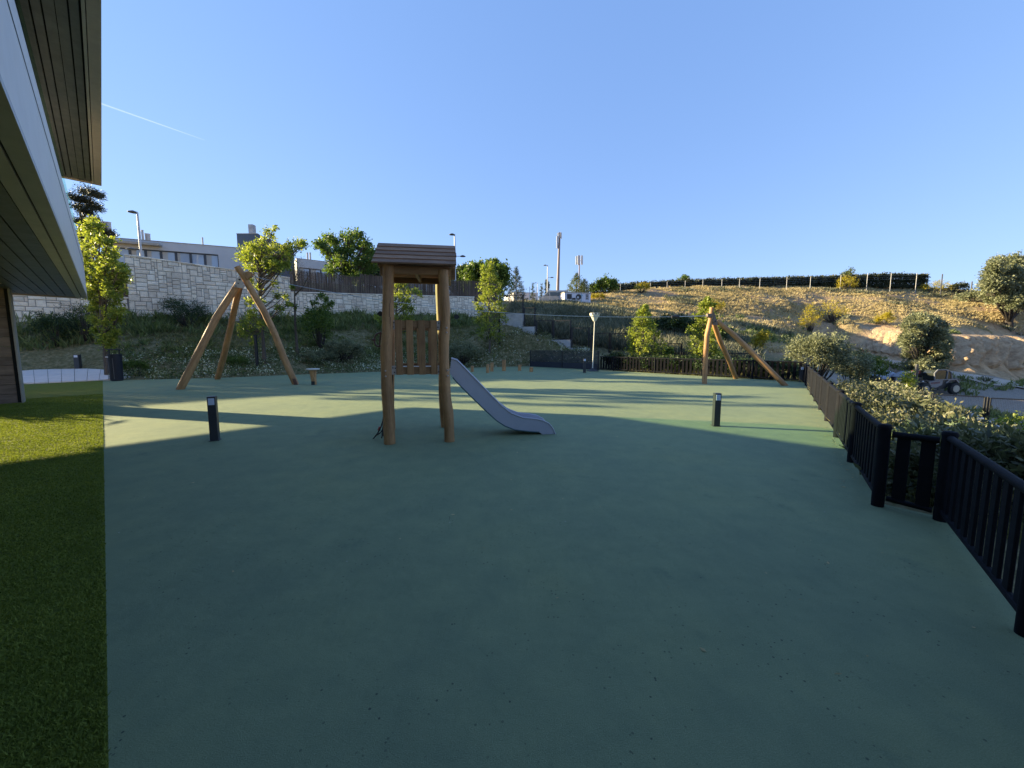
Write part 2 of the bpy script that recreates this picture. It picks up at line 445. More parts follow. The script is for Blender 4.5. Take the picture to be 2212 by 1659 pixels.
def terr_points():
    P = []          # u, v, Y -> z ; weights: dry, sand, gravel
    def p(u, v, Y, dry=0, sand=0, grav=0):
        a = A(u, v, Y); P.append((a.x, a.y, a.z, dry, sand, grav))
    def w(x, y, z, dry=0, sand=0, grav=0): P.append((x, y, z, dry, sand, grav))
    for q in COURT[:13]: w(q.x, q.y, -.05)
    for x, y in ((-34, 17.5), (-30, 10), (-20, 0), (-10, -10), (0, -10), (0, 5), (-8, 12), (5, 15), (-2, 22)): w(x, y, -.05)
    # bank up to the stone wall
    for u, v, Y in ((60, 800, 20.5), (170, 799, 21.3), (300, 796, 21.5), (60, 752, 21.5), (200, 750, 22.5), (350, 745, 23.5), (520, 745, 26), (60, 700, 22.6), (200, 695, 24.5),
                    (330, 690, 26.3), (520, 692, 29.4), (650, 693, 31.6), (850, 694, 36.2), (1030, 696, 41.5), (640, 790, 23), (640, 740, 27.5),
                    (830, 790, 27.5), (850, 745, 31), (1000, 785, 31), (1000, 735, 35), (1060, 700, 36), (1085, 702, 33.6), (1100, 765, 31.5), (1115, 716, 33), (1146, 730, 32.3), (1184, 736, 31.7), (1226, 758, 30.9), (1160, 765, 30.5)):
        p(u, v, Y, .25)
    # land behind the wall and street level
    for u, v, Y in ((60, 640, 25.5), (300, 600, 27.5), (500, 610, 32), (650, 625, 34), (850, 632, 39), (1030, 640, 44.5)): p(u, v, Y, .4)
    for x, y, z in ((-45, 45, 8), (-25, 50, 8.3), (-8, 60, 8.5), (-60, 30, 7), (-45, 22, 4.5), (-38, 17.5, 2), (-60, 12, 3), (-60, 0, 1), (-20, 100, 9), (0, 100, 9), (-60, 100, 9)): w(x, y, z, .5)
    for u, v, Y in ((1140, 668, 46), (1200, 664, 48), (1260, 664, 50), (1130, 653, 62), (1180, 655, 60), (1240, 656, 60), (1330, 640, 62)): p(u, v, Y, .7)
    # slope of reeds behind the stepped fence
    for u, v, Y in ((1150, 690, 37), (1200, 705, 37), (1300, 715, 36), (1400, 735, 34), (1500, 750, 32), (1620, 765, 30), (1250, 680, 42), (1400, 690, 42), (1480, 700, 41)): p(u, v, Y, .25)
    for u, v, Y in ((1240, 770, 29), (1330, 780, 27.5), (1450, 790, 25.5), (1600, 800, 23), (1700, 805, 22)): p(u, v, Y, .1)
    # hill
    for u, v, Y in ((1300, 632, 72), (1400, 624, 74), (1500, 621, 76), (1600, 620, 77), (1700, 620, 78), (1800, 619, 79), (1900, 619, 80), (2000, 620, 80), (2090, 629, 80), (2212, 634, 78), (2350, 640, 74)): p(u, v, Y, .9)
    for u, v, Y in ((1350, 655, 60), (1500, 655, 60), (1700, 650, 62), (1900, 645, 66), (2050, 655, 68), (1560, 690, 49), (1700, 690, 51), (1830, 685, 56), (1450, 680, 47), (1650, 725, 42), (1750, 745, 42)):
        p(u, v, Y, 1)
    for u, v, Y in ((2000, 668, 64), (2100, 672, 62), (2212, 665, 60), (2000, 702, 54), (2100, 700, 54), (2212, 700, 58), (2350, 700, 62)): p(u, v, Y, 1, .1)
    # sandy cut and eroded cliff
    for u, v, Y in ((1780, 698, 60), (1860, 706, 55.5), (1950, 722, 50.5)): p(u, v, Y, .5, .7)
    for u, v, Y in ((1760, 685, 62), (1820, 690, 60), (1900, 694, 57.5), (1960, 704, 54), (1700, 702, 52), (1730, 722, 48), (1650, 695, 52)): p(u, v, Y, 1, .2)
    for u, v, Y in ((1775, 732, 57), (1860, 757, 52.3), (1950, 773, 47.3)): p(u, v, Y, .1, 1)
    for u, v, Y in ((2045, 722, 45), (2090, 722, 46.5), (2130, 724, 48.5), (2170, 726, 50.5), (2212, 730, 53), (2300, 735, 57)): p(u, v, Y, .3, .9)
    for u, v, Y in ((2050, 790, 43.2), (2090, 795, 44.6), (2130, 798, 46.4), (2170, 802, 48.2), (2212, 806, 50.3), (2300, 815, 54)): p(u, v, Y, 0, 1)
    # track, machine yard, gravel
    for u, v, Y in ((1816, 762, 49), (1900, 778, 46), (2000, 798, 42), (2100, 815, 40), (2212, 835, 38), (2350, 860, 34)): p(u, v, Y, .1, .3, .8)
    for u, v, Y in ((1900, 835, 37), (1980, 850, 36), (2060, 852, 36), (2150, 850, 36), (2212, 855, 36), (2000, 832, 38.5), (2120, 842, 38)): p(u, v, Y, .1, .2, .7)
    for u, v, Y in ((2000, 880, 30), (2212, 880, 30), (2150, 905, 26), (2350, 905, 28)): p(u, v, Y, 0, .75, 1)
    for x, y, z in ((20, 18, -2.6), (24, 14, -2.7), (16, 14, -1.7), (15, 8, -1.8), (12, 4, -1.9), (10, -2, -1.9), (22, 2, -2.8), (22, -8, -2.8), (10, -10, -1.6), (19, 22, -1.3), (24, 26, -2.6), (35, 10, -2.9), (45, 20, -2.9), (60, 30, -2)): w(x, y, z, .2, .2, .3)
    for x, y, z in ((100, 70, 10), (110, 40, 3), (110, 0, -2), (60, 110, 14), (20, 110, 12), (100, 110, 12)): w(x, y, z, .9)
    return np.array(P)
TP = terr_points()
def fit():
    X = TP[:, :2]; n = len(X)
    D = np.linalg.norm(X[:, None] - X[None], axis=2)
    K = np.zeros((n + 3, n + 3)); K[:n, :n] = -D + np.eye(n) * .02
    K[:n, n] = 1; K[:n, n + 1:] = X; K[n, :n] = 1; K[n + 1:, :n] = X.T
    r = np.zeros(n + 3); r[:n] = TP[:, 2]
    return np.linalg.solve(K, r)
TW = fit()
def sdist(px, py, poly):
    """signed distance to polygon (negative inside)"""
    px = np.asarray(px, float); py = np.asarray(py, float)
    best = np.full(px.shape, 1e9); ins = np.zeros(px.shape, bool)
    n = len(poly)
    for i in range(n):
        ax, ay = poly[i].x, poly[i].y; bx, by = poly[(i + 1) % n].x, poly[(i + 1) % n].y
        dx, dy = bx - ax, by - ay
        t = np.clip(((px - ax) * dx + (py - ay) * dy) / (dx * dx + dy * dy), 0, 1)
        best = np.minimum(best, np.hypot(px - ax - t * dx, py - ay - t * dy))
        c = ((ay > py) != (by > py)) & (px < (bx - ax) * (py - ay) / (by - ay + 1e-12) + ax)
        ins ^= c
    return np.where(ins, -best, best)
def vnoise(x, y, s, seed=0):
    """cheap smooth noise"""
    r = np.random.default_rng(seed); out = 0
    for k in range(5):
        a = r.random() * 6.28; f = s * (1 + k * .83); ph = r.random(2) * 6.28
        out = out + np.sin((x * math.cos(a) + y * math.sin(a)) * f + ph[0] + 1.3 * np.sin((-x * math.sin(a) + y * math.cos(a)) * f * .7 + ph[1])) / (1 + k * .5)
    return out / 3
def height(x, y):
    x = np.clip(np.asarray(x, float), -62, 112); y = np.clip(np.asarray(y, float), -12, 112)
    shp = x.shape; xf, yf = x.ravel(), y.ravel()
    z = np.zeros(len(xf))
    for i in range(len(TP)): z -= TW[i] * np.hypot(xf - TP[i, 0], yf - TP[i, 1])
    z += TW[-3] + TW[-2] * xf + TW[-1] * yf
    d = np.minimum(sdist(xf, yf, COURT), sdist(xf, yf, TURF))
    k = np.clip(d / 1.2, 0, 1); k = k * k * (3 - 2 * k)
    wts = weights(xf, yf)
    rough = .12 * vnoise(xf, yf, .9, 3) + .3 * vnoise(xf, yf, .28, 5) * np.clip((yf - 35) / 20, 0, 1)
    gul = np.abs(vnoise(xf, yf, .55, 9)) * np.clip(wts[:, 1] - .6, 0, 1) * np.clip((yf - 38) / 6, 0, 1)
    sw = np.clip(wts[:, 1] - .45, 0, .5) * 2 * np.clip((yf - 38) / 6, 0, 1)
    rl = np.abs(vnoise(xf + .5 * vnoise(xf, yf, .8, 17), yf * .35, 1.7, 14)) * .95 + np.abs(vnoise(xf, yf, 2.6, 15)) * .3
    z = z + rough * np.clip(d / 6, 0, 1) - 1.6 * gul - rl * sw
    z = np.where(d <= 0, -.06, -.06 * (1 - k) + z * k)
    return z.reshape(shp)
def weights(x, y):
    D2 = (x[:, None] - TP[None, :, 0]) ** 2 + (y[:, None] - TP[None, :, 1]) ** 2
    w = 1 / (D2 + 1.0) ** 2
    w /= w.sum(1, keepdims=True)
    return w @ TP[:, 3:6]
def hz(x, y): return float(height(np.array([x]), np.array([y]))[0])

def build_ground():
    def axis(a, b, st, ext):
        core = np.arange(a, b + st / 2, st)
        return np.concatenate([[a - ext, a - ext / 4, a - ext / 15, a - ext / 60], core, [b + ext / 60, b + ext / 15, b + ext / 4, b + ext]])
    xs, ys = axis(-60, 110, .48, 2500), axis(-12, 110, .48, 2500)
    XX, YY = np.meshgrid(xs, ys)
    Z = np.zeros(XX.shape); Wt = np.zeros(XX.shape + (3,))
    for i in range(len(ys)):
        Z[i] = height(XX[i], YY[i]); Wt[i] = weights(np.clip(XX[i], -60, 110), np.clip(YY[i], -12, 110))
    Z[:4] -= 1; Z[-4:] -= 4
    ny, nx = XX.shape
    V = np.stack([XX, YY, Z], -1).reshape(-1, 3).astype(np.float32)
    idx = np.arange(ny * nx).reshape(ny, nx)
    F = np.stack([idx[:-1, :-1], idx[:-1, 1:], idx[1:, 1:], idx[1:, :-1]], -1).reshape(-1, 4)
    me = bpy.data.meshes.new('ground')
    me.vertices.add(len(V)); me.vertices.foreach_set('co', V.ravel())
    me.loops.add(F.size); me.loops.foreach_set('vertex_index', F.ravel().astype(np.int32))
    me.polygons.add(len(F)); me.polygons.foreach_set('loop_start', np.arange(0, F.size, 4, dtype=np.int32))
    me.update(calc_edges=True)
    at = me.color_attributes.new('zone', 'FLOAT_COLOR', 'POINT')
    col = np.ones((len(V), 4), np.float32); col[:, :3] = Wt.reshape(-1, 3)
    at.data.foreach_set('color', col.ravel())
    m, nt, bs = nodes_of('soil_and_dry_grass')
    a = nt.nodes.new('ShaderNodeAttribute'); a.attribute_name = 'zone'
    sp = nt.nodes.new('ShaderNodeSeparateColor'); nt.links.new(a.outputs['Color'], sp.inputs[0])
    co = coord(nt, 'geo')
    big = noise(nt, co, .35, 5, .65); fine = noise(nt, co, 5, 6, .75)
    green = ramp(nt, fine, [(.3, (.08, .08, .035)), (.5, (.19, .17, .085)), (.7, (.36, .29, .18))])
    dry = mixc(nt, ramp(nt, noise(nt, co, .22, 5, .6), [(.42, (0, 0, 0)), (.58, (1, 1, 1))]), ramp(nt, fine, [(.3, (.15, .12, .055)), (.5, (.31, .24, .12)), (.72, (.47, .37, .21))]), ramp(nt, fine, [(.3, (.16, .105, .06)), (.5, (.33, .22, .135)), (.72, (.50, .36, .24))]))
    sand = ramp(nt, noise(nt, co, 1.1, 6, .7), [(.3, (.27, .18, .10)), (.55, (.50, .345, .20)), (.75, (.62, .46, .29))])
    grav = ramp(nt, noise(nt, co, 14, 4, .8), [(.3, (.20, .17, .14)), (.7, (.42, .36, .30))])
    def sel(w, lo, hi):
        mt = nt.nodes.new('ShaderNodeMath'); mt.operation = 'MULTIPLY_ADD'; mt.inputs[1].default_value = .5; nt.links.new(big, mt.inputs[0]); nt.links.new(w, mt.inputs[2])
        mr = nt.nodes.new('ShaderNodeMapRange'); mr.inputs[1].default_value = lo + .25; mr.inputs[2].default_value = hi + .25; nt.links.new(mt.outputs[0], mr.inputs[0])
        return mr.outputs[0]
    c = mixc(nt, sel(sp.outputs[0], .3, .6), green, dry)
    c = mixc(nt, sel(sp.outputs[1], .45, .65), c, sand)
    c = mixc(nt, sel(sp.outputs[2], .4, .55), c, grav)
    nt.links.new(c, bs.inputs['Base Color']); bs.inputs['Roughness'].default_value = .95
    bs.inputs['Specular IOR Level'].default_value = .1
    n1 = bump(nt, fine, bs, .7, .12)
    bump(nt, noise(nt, co, 1.6, 5), bs, .6, .4, n1)
    o = finish('ground', me, m, smooth=True)
    tag(o, 'sloping ground of bank, dry hillside and sandy cut around the play court', kind='structure')
build_ground()

def sheet(name, poly, z, mat, label, thick=.05):
    b = MB()
    pts = [Vector((p.x, p.y, z)) for p in poly]
    area = sum(pts[i].x * pts[(i + 1) % len(pts)].y - pts[(i + 1) % len(pts)].x * pts[i].y for i in range(len(pts)))
    if area < 0: pts = pts[::-1]
    from mathutils.geometry import tessellate_polygon
    dn = Vector((0, 0, thick)); n = len(pts)
    b.v = [tuple(p) for p in pts] + [tuple(p - dn) for p in pts]
    for t in tessellate_polygon([pts]):
        t = tuple(t)
        if (pts[t[1]] - pts[t[0]]).cross(pts[t[2]] - pts[t[0]]).z < 0: t = t[::-1]
        b.face(t, [(pts[i].x, pts[i].y) for i in t])
    for i in range(n):
        k = (i + 1) % n; b.face((n + i, n + k, k, i), [(0, 0), (1, 0), (1, 1), (0, 1)])
    o = b.build(name, mat)
    return tag(o, label, kind='structure')

# rubber court
m, nt, bs = nodes_of('green_rubber_surface')
co = coord(nt, 'geo')
gr = noise(nt, co, 170, 3, .8); sp1 = noise(nt, co, 45, 4, .7); bg1 = noise(nt, co, .55, 5, .6); bg2 = noise(nt, co, 3.2, 4, .6)
strk = noise(nt, co, 1.0, 3, .6, (14, 2.5, 1))
c = ramp(nt, gr, [(.25, (.075, .098, .055)), (.5, (.208, .255, .142)), (.78, (.38, .42, .26))])
c = mixc(nt, .55, c, ramp(nt, bg1, [(.3, (.158, .206, .127)), (.52, (.206, .255, .140)), (.7, (.240, .275, .130))]))
c = mixc(nt, 1.0, c, ramp(nt, bg2, [(.3, (.88, .9, .9)), (.7, (1.08, 1.06, 1.02))]), 'MULTIPLY')
c = mixc(nt, 1.0, c, ramp(nt, strk, [(.30, (.955, .96, .96)), (.45, (1, 1, 1))]), 'MULTIPLY')
blot = noise(nt, co, 1.15, 7, .72)
c = mixc(nt, ramp(nt, blot, [(.60, (0, 0, 0)), (.68, (.5, .5, .5))]), c, (.11, .155, .10))
c = mixc(nt, ramp(nt, noise(nt, co, 6.5, 3, .6), [(.73, (0, 0, 0)), (.77, (.6, .6, .6))]), c, (.075, .10, .075))
c = mixc(nt, ramp(nt, sp1, [(.71, (0, 0, 0)), (.76, (.6, .6, .6))]), c, (.05, .08, .055))
vor = nt.nodes.new('ShaderNodeTexVoronoi'); vor.inputs['Scale'].default_value = 2.6; nt.links.new(co, vor.inputs['Vector'])
vr2 = nt.nodes.new('ShaderNodeTexVoronoi'); vr2.inputs['Scale'].default_value = 22; nt.links.new(co, vr2.inputs['Vector'])
pit = ramp(nt, vr2.outputs['Distance'], [(.10, (.9, .9, .9)), (.16, (0, 0, 0))])
pm = ramp(nt, noise(nt, co, 2.3, 3, .6), [(.46, (0, 0, 0)), (.60, (1, 1, 1))])
c = mixc(nt, mixc(nt, 1.0, pit, pm, 'MULTIPLY'), c, (.05, .065, .045))
c = mixc(nt, ramp(nt, vor.outputs['Distance'], [(.010, (.9, .9, .9)), (.016, (0, 0, 0))]), c, (.65, .65, .6))
nt.links.new(c, bs.inputs['Base Color'])
bs.inputs['Roughness'].default_value = .82; bs.inputs['Specular IOR Level'].default_value = .3

n1 = bump(nt, gr, bs, .9, .005)
n1 = bump(nt, strk, bs, .08, .012, n1)
bump(nt, noise(nt, co, 9, 4), bs, .3, .02, n1)
M['rubber'] = m
sheet('playground_floor', COURT, 0.0, m, 'green rubber safety floor of the playground')

m, nt, bs = nodes_of('artificial_turf')
co = coord(nt, 'geo')
f = noise(nt, co, 130, 3, .8); g = noise(nt, co, 1.8, 4)
c = ramp(nt, f, [(.3, (.08, .11, .02)), (.5, (.165, .205, .03)), (.72, (.28, .31, .055))])
c = mixc(nt, 1.0, c, ramp(nt, g, [(.3, (.85, .85, .85)), (.7, (1.1, 1.1, 1.0))]), 'MULTIPLY')
nt.links.new(c, bs.inputs['Base Color']); bs.inputs['Roughness'].default_value = .85; bs.inputs['Specular IOR Level'].default_value = .2
n1 = bump(nt, f, bs, 1.0, .03); bump(nt, noise(nt, co, 35, 3), bs, .8, .04, n1)
M['turf'] = m
sheet('lawn', TURF, 0.006, m, 'artificial grass strip beside the building', .056)

def turf_blades():
    n = 300000
    s = rng.random(n); dist = .6 + 19 * s ** 2.0
    az = np.radians(-70 + 24 * rng.random(n))
    x = dist * np.sin(az); y = dist * np.cos(az)
    ok = (sdist(x, y, TURF) < -.003)
    x, y = x[ok], y[ok]; n = len(x)
    h = .009 + .011 * rng.random(n); w = .0022 + .0012 * np.hypot(x, y) * .8
    a = rng.random(n) * 6.283; l = rng.normal(0, .55, (n, 2)) * h[:, None]
    V = np.zeros((n, 3, 3))
    V[:, 0] = np.stack([x - np.cos(a) * w, y - np.sin(a) * w, np.full(n, .005)], 1)
    V[:, 1] = np.stack([x + np.cos(a) * w, y + np.sin(a) * w, np.full(n, .005)], 1)
    V[:, 2] = np.stack([x + l[:, 0], y + l[:, 1], .005 + h], 1)
    o = npmesh('grass_blades', V, 3, M['g_turf'])
    tag(o, 'short blades of the artificial grass near the court edge', 'grass', kind='stuff')
turf_blades()

# paved path: strip following measured points, joints between the slabs
def path_strip():
    L = [Vector((-36, 17.2, 0)), G(65, 829.5), c_far, G(330, 812, .05), G(500, 807, .1), G(680, 801, .12), G(800, 796, .15)]
    R = [Vector((-36, 20.6, .25)), A(62, 799.5, 20.6), A(228, 797, 21.6), A(330, 793.5, 23), A(500, 791.5, 24.5), A(680, 785, 26.5), A(800, 781, 28)]
    b = MB(); z0 = .03
    n = 34
    def samp(P, t):
        k = t * (len(P) - 1); i = min(int(k), len(P) - 2); return P[i].lerp(P[i + 1], k - i)
    for i in range(n):
        t0, t1 = i / n, (i + 1) / n
        a0, a1, b0, b1 = samp(L, t0), samp(L, t1), samp(R, t0), samp(R, t1)
        gap = .008
        dv = (a1 - a0).normalized() * gap; de = (b1 - b0).normalized() * gap
        for (s0, s1) in ((0, .5), (.5, 1)):
            q = [a0.lerp(b0, s0 + .004) + dv, a1.lerp(b1, s0 + .004) - dv, a1.lerp(b1, s1 - .004) - de, a0.lerp(b0, s1 - .004) + de]
            b.prism([p + Vector((0, 0, z0 - .07)) for p in q], (0, 0, .08))
    m = flat('pale_paving_slab', (.70, .62, .57), .8, .08, 3, bmp=.2, which='geo')
    o = b.build('path', m)
    bm = bmesh.new(); bm.from_mesh(o.data); bmesh.ops.recalc_face_normals(bm, faces=bm.faces); bm.to_mesh(o.data); bm.free()
    tag(o, 'pale paved path between the court and the planted bank', kind='structure')
path_strip()

def track():
    pts = [A(1780, 756, 50.5), A(1816, 761, 49), A(1900, 778, 46), A(2000, 797, 42), A(2100, 815, 40), A(2212, 835, 38), A(2350, 860, 34)]
    fine = []
    for i in range(len(pts) - 1):
        for k in range(12): fine.append(pts[i].lerp(pts[i + 1], k / 12))
    b = MB(); prev = None
    for i in range(len(fine) - 1):
        d = (fine[i + 1] - fine[i]); d.z = 0; d.normalize(); s = Vector((-d.y, d.x, 0))
        row = []
        for k in range(5):
            w = (k - 2) * .55 + .15 * math.sin(i * .7 + k)
            q = fine[i] + s * w
            row.append(Vector((q.x, q.y, hz(q.x, q.y) + .07 + (.03 if k in (1, 3) else .06))))
        if prev:
            for k in range(4): b.quad(prev[k], row[k], row[k + 1], prev[k + 1])
        prev = row
    m = flat('pale_dirt_track', (.46, .38, .30), .95, .18, 1.5, bmp=.4, bscale=20, which='geo')
    o = b.build('road', m)
    bm = bmesh.new(); bm.from_mesh(o.data); bmesh.ops.remove_doubles(bm, verts=bm.verts, dist=.001); bmesh.ops.recalc_face_normals(bm, faces=bm.faces)
    if sum(f.normal.z for f in bm.faces) < 0: bmesh.ops.reverse_faces(bm, faces=bm.faces)
    bm.to_mesh(o.data); bm.free()
    tag(o, 'pale dirt track running below the sandy cut', kind='structure')
track()

# ------------------------------------------------------------------ steep bare faces of the hillside
def scarp(name, label, rows, amp, fr, ns, nt_, seed, mat):
    """rows: (u, top v, top Y, bottom v, bottom Y); eroded sheet hung in front of the ground"""
    V = []; F = []
    r = np.array(rows, float); k = np.linspace(0, 1, len(rows))
    for i in range(ns + 1):
        s_ = i / ns; u, v0, Y0, v1, Y1 = [float(np.interp(s_, k, r[:, q])) for q in range(5)]
        a, b_ = A(u, v0, Y0), A(u, v1, Y1)
        u2 = u + 3; a2 = A(u2, v0, float(np.interp(min(1, s_ + .02), k, r[:, 2])))
        n = Vector((a2.y - a.y, -(a2.x - a.x), 0)); n = n.normalized() if n.length > 1e-4 else Vector((0, -1, 0))
        if n.y > 0 and abs(n.x) < .9: n = -n
        if n.x > 0 and abs(n.y) < .3: n = -n
        arc = s_ * (A(rows[-1][0], 0, rows[-1][2]) - A(rows[0][0], 0, rows[0][2])).length
        for j in range(nt_ + 1):
            t = j / nt_
            p = a.lerp(b_, t)
            cleft = abs(float(vnoise(np.array([arc + .8 * t + .5 * math.sin(3 * t + arc)]), np.array([t * .8]), fr, seed)[0]))
            lump = float(vnoise(np.array([arc * 1.0]), np.array([t * 6.]), fr * 2.2, seed + 1)[0])
            fine = float(vnoise(np.array([arc]), np.array([t * 5.]), fr * 6, seed + 2)[0])
            d = amp * (min(cleft * 2.4, 1) * math.sin(math.pi * (.12 + .8 * t)) ** .6 - .35) + amp * .28 * lump + amp * .10 * fine
            e = min(t / .06, 1, (1 - t) / .10); e2 = min(s_ / .04, 1, (1 - s_) / .04)
            p = p + n * (d * e * e2 + .35 * min(e, e2) - .5 * (1 - min(e, e2)))
            if t > .93: p = p - Vector((0, 0, (t - .93) * 9))
            V.append(tuple(p))
    for i in range(ns):
        for j in range(nt_):
            q = i * (nt_ + 1) + j; F.append((q, q + nt_ + 1, q + nt_ + 2, q + 1))
    me = bpy.data.meshes.new(name); me.from_pydata(V, [], F); me.update()
    o = finish(name, me, mat, smooth=True); tag(o, label, kind='structure')
m, nt, bs = nodes_of('bare_sandy_soil')
co = coord(nt, 'geo')
c = ramp(nt, noise(nt, co, 1.6, 7, .7), [(.3, (.30, .20, .12)), (.52, (.52, .37, .23)), (.72, (.66, .50, .33))])
c = mixc(nt, ramp(nt, noise(nt, co, .7, 5, .7), [(.58, (0, 0, 0)), (.70, (.8, .8, .8))]), c, (.16, .15, .08))
nt.links.new(c, bs.inputs['Base Color']); bs.inputs['Roughness'].default_value = .95; bs.inputs['Specular IOR Level'].default_value = .1
n1 = bump(nt, noise(nt, co, 5, 6, .75), bs, .9, .25)
scarp('sand_cut', 'bare sunlit sandy cut above the dirt track, left of the cliff oak', [(1745, 696, 62, 722, 59), (1790, 697, 60, 742, 56.5), (1860, 704, 56, 758, 52.3), (1920, 712, 53, 768, 49), (1985, 722, 49, 778, 46)], .55, 1.5, 150, 26, 71, m)
scarp('cliff', 'eroded shaded sandy cliff with deep clefts right of the cliff oak', [(2030, 722, 44.2, 792, 42.6), (2090, 722, 46.5, 797, 44.4), (2140, 723, 48.8, 800, 46.4), (2190, 724, 51.3, 804, 49.0), (2300, 728, 57, 812, 54)], 1.5, .62, 170, 36, 83, m)

# ------------------------------------------------------------------ white building with dark soffits, left of the court
def build_building():
    def vpdir(u):
        x = (u - W2) / FPX; d = Vector((x, CP * 1 + SP * SP / CP, 0)); return d.normalized()
    DEP = vpdir(230); OUT = Vector((DEP.y, -DEP.x, 0))
    OUT = -OUT if OUT.x < 0 else OUT
    lc = A(188.5, 641, 13.6)                     # far lower corner of the white band
    zs = lc.z                                    # soffit height
    base = Vector((lc.x, lc.y, 0))
    B = thing('white_building', 'white building overhanging the lawn with dark boarded soffits and a brown pillar', 'building', (base - DEP * 10).to_tuple())
    ztop = A(188, 556, lc.y).z
    Lb = 30.0
    def P(al, inn, z): return base - DEP * al - OUT * inn + Vector((0, 0, z))
    # white band
    b = MB(); b.bar(P(0, .09, (zs + ztop) / 2), P(Lb, .09, (zs + ztop) / 2), .18, ztop - zs)
    band = b.build('fascia', M['white'], B)
    b = MB()
    b.bar(P(-.002, -.002, ztop - .36), P(Lb, -.002, ztop - .36), .006, .012)
    b.build('panel_joint', M['seam'], band)
    b = MB(); b.bar(P(.09, .18, (zs + ztop) / 2 + .002), P(.09, 6, (zs + ztop) / 2 + .002), .18, ztop - zs)
    b.build('end_fascia', M['white'], B)
    # stepped metal trim below the band
    b = MB()
    b.bar(P(0, .06, zs - .03), P(Lb, .06, zs - .03), .13, .06)
    b.bar(P(.0, .20, zs - .055), P(Lb, .20, zs - .055), .12, .05)
    b.build('lower_trim', M['trim'], B)
    # soffit boards with open joints, running along the building
    b = MB()
    w = .2
    for i in range(27):
        inn = .27 + i * w + w / 2
        b.bar(P(.12, inn, zs - .035), P(Lb, inn, zs - .035), w - .018, .03)
    b.build('soffit', M['soffit'], B)
    b = MB(); b.bar(P(.05, 7.6, zs + .02), P(Lb, 7.6, zs + .02), 15, .05); b.build('soffit_backing', M['soffit_gap'], B)
    b = MB(); b.bar(P(0.06, .2, zs - .04), P(.06, 6, zs - .04), .12, .09); b.build('end_trim', M['trim'], B)
    for al, inn in ((3.2, 1.5), (6.2, 1.5), (9.2, 1.5)):
        b = MB(); b.lathe(P(al, inn, zs - .065), [(.06, 0), (.06, .012)], 14); b.build('downlight', M['steel'], B)
    # pillar
    c0 = G(50, 870)
    al0 = -(c0 - base).dot(DEP); in0 = -(c0 - base).dot(OUT)
    print('PILLAR', al0, in0, base, zs, ztop, DEP)
    b = MB()
    nb = 12; h = (zs - .05) / nb
    for i in range(nb):
        b.bar(P(al0 - .21, in0 + .02, (i + .5) * h), P(al0 - .21, in0 + .95, (i + .5) * h), .42, h - .012)
    pil = b.build('pillar', M['clad'], B)
    b = MB(); b.bar(P(al0 - .17, in0 + .06, .02), P(al0 - .17, in0 + .06, zs - .06), .36, .06, OUT)
    b.build('core', M['soffit_gap'], pil)
    b = MB(); b.bar(P(al0 - .17, in0 + .0, .0), P(al0 - .17, in0, zs - .05), .44, .035, OUT); b.build('corner_trim', M['trim'], pil)
    # walls set back under and above the canopy (seen from beside the camera)
    b = MB(); b.bar(P(al0 + 9.5, 6.3, zs / 2), P(Lb, 6.3, zs / 2), .3, zs); b.build('ground_wall', M['clad'], B)
    b = MB(); b.bar(P(5.3, 7.4, 6.0), P(Lb, 7.4, 6.0), 14.0, 2.85); up = b.build('upper_wall', M['white'], B)
    b = MB(); b.bar(P(0.1, 7.6, ztop - .05), P(Lb, 7.6, ztop - .05), 14.8, .12); b.build('terrace_floor', M['concrete'], B)
    for k in range(6):
        b = MB(); b.bar(P(6 + k * 4, .37, 5.7), P(8.6 + k * 4, .37, 5.7), .04, 2.1); wi = b.build('window', M['window'], B)
        b = MB()
        for q in (6, 7.3, 8.6): b.bar(P(q + k * 4, .34, 4.65), P(q + k * 4, .34, 6.75), .06, .06)
        for q in (4.65, 6.75): b.bar(P(6 + k * 4, .34, q), P(8.6 + k * 4, .34, q), .06, .06)
        b.build('window_frame', M['frame'], wi)
    b = MB(); b.bar(P(.05, .09, ztop + .55), P(Lb, .09, ztop + .55), .02, 1.1); b.build('glass_balustrade', M['balglass'], B)
    # upper eave
    ec = None
    z2 = 7.5
    ec = G(219.5, 402, z2)
    DEP = vpdir(220); OUT = Vector((DEP.y, -DEP.x, 0)); OUT = -OUT if OUT.x < 0 else OUT
    base = Vector((ec.x, ec.y, 0)); al = inn = 0.0
    def P(al, inn, z): return base - DEP * al - OUT * inn + Vector((0, 0, z))
    b = MB(); b.bar(P(al, inn + .09, z2 + .2), P(Lb, inn + .09, z2 + .2), .18, .40)
    b.bar(P(al + .06, inn + .18, z2 + .2), P(al + .06, inn + 6, z2 + .2), .12, .40)
    b.build('eave_trim', M['eavetrim'], B)
    b = MB(); b.bar(P(al + .01, inn + .215, z2 + .03), P(Lb, inn + .215, z2 + .03), .045, .05); b.build('eave_drip', M['trim'], B)
    b = MB()
    for i in range(40):
        q = inn + .25 + i * .15 + .075
        b.bar(P(al + .1, q, z2 + .05), P(Lb, q, z2 + .05), .15 - (.010 if i % 3 else .035), .03)
    b.build('upper_soffit', M['soffit'], B)
    b = MB(); b.bar(P(al + .1, inn + 7.6, z2 + .26), P(Lb, inn + 7.6, z2 + .26), 15.0, .3); b.build('roof', M['soffit_gap'], B)
build_building()

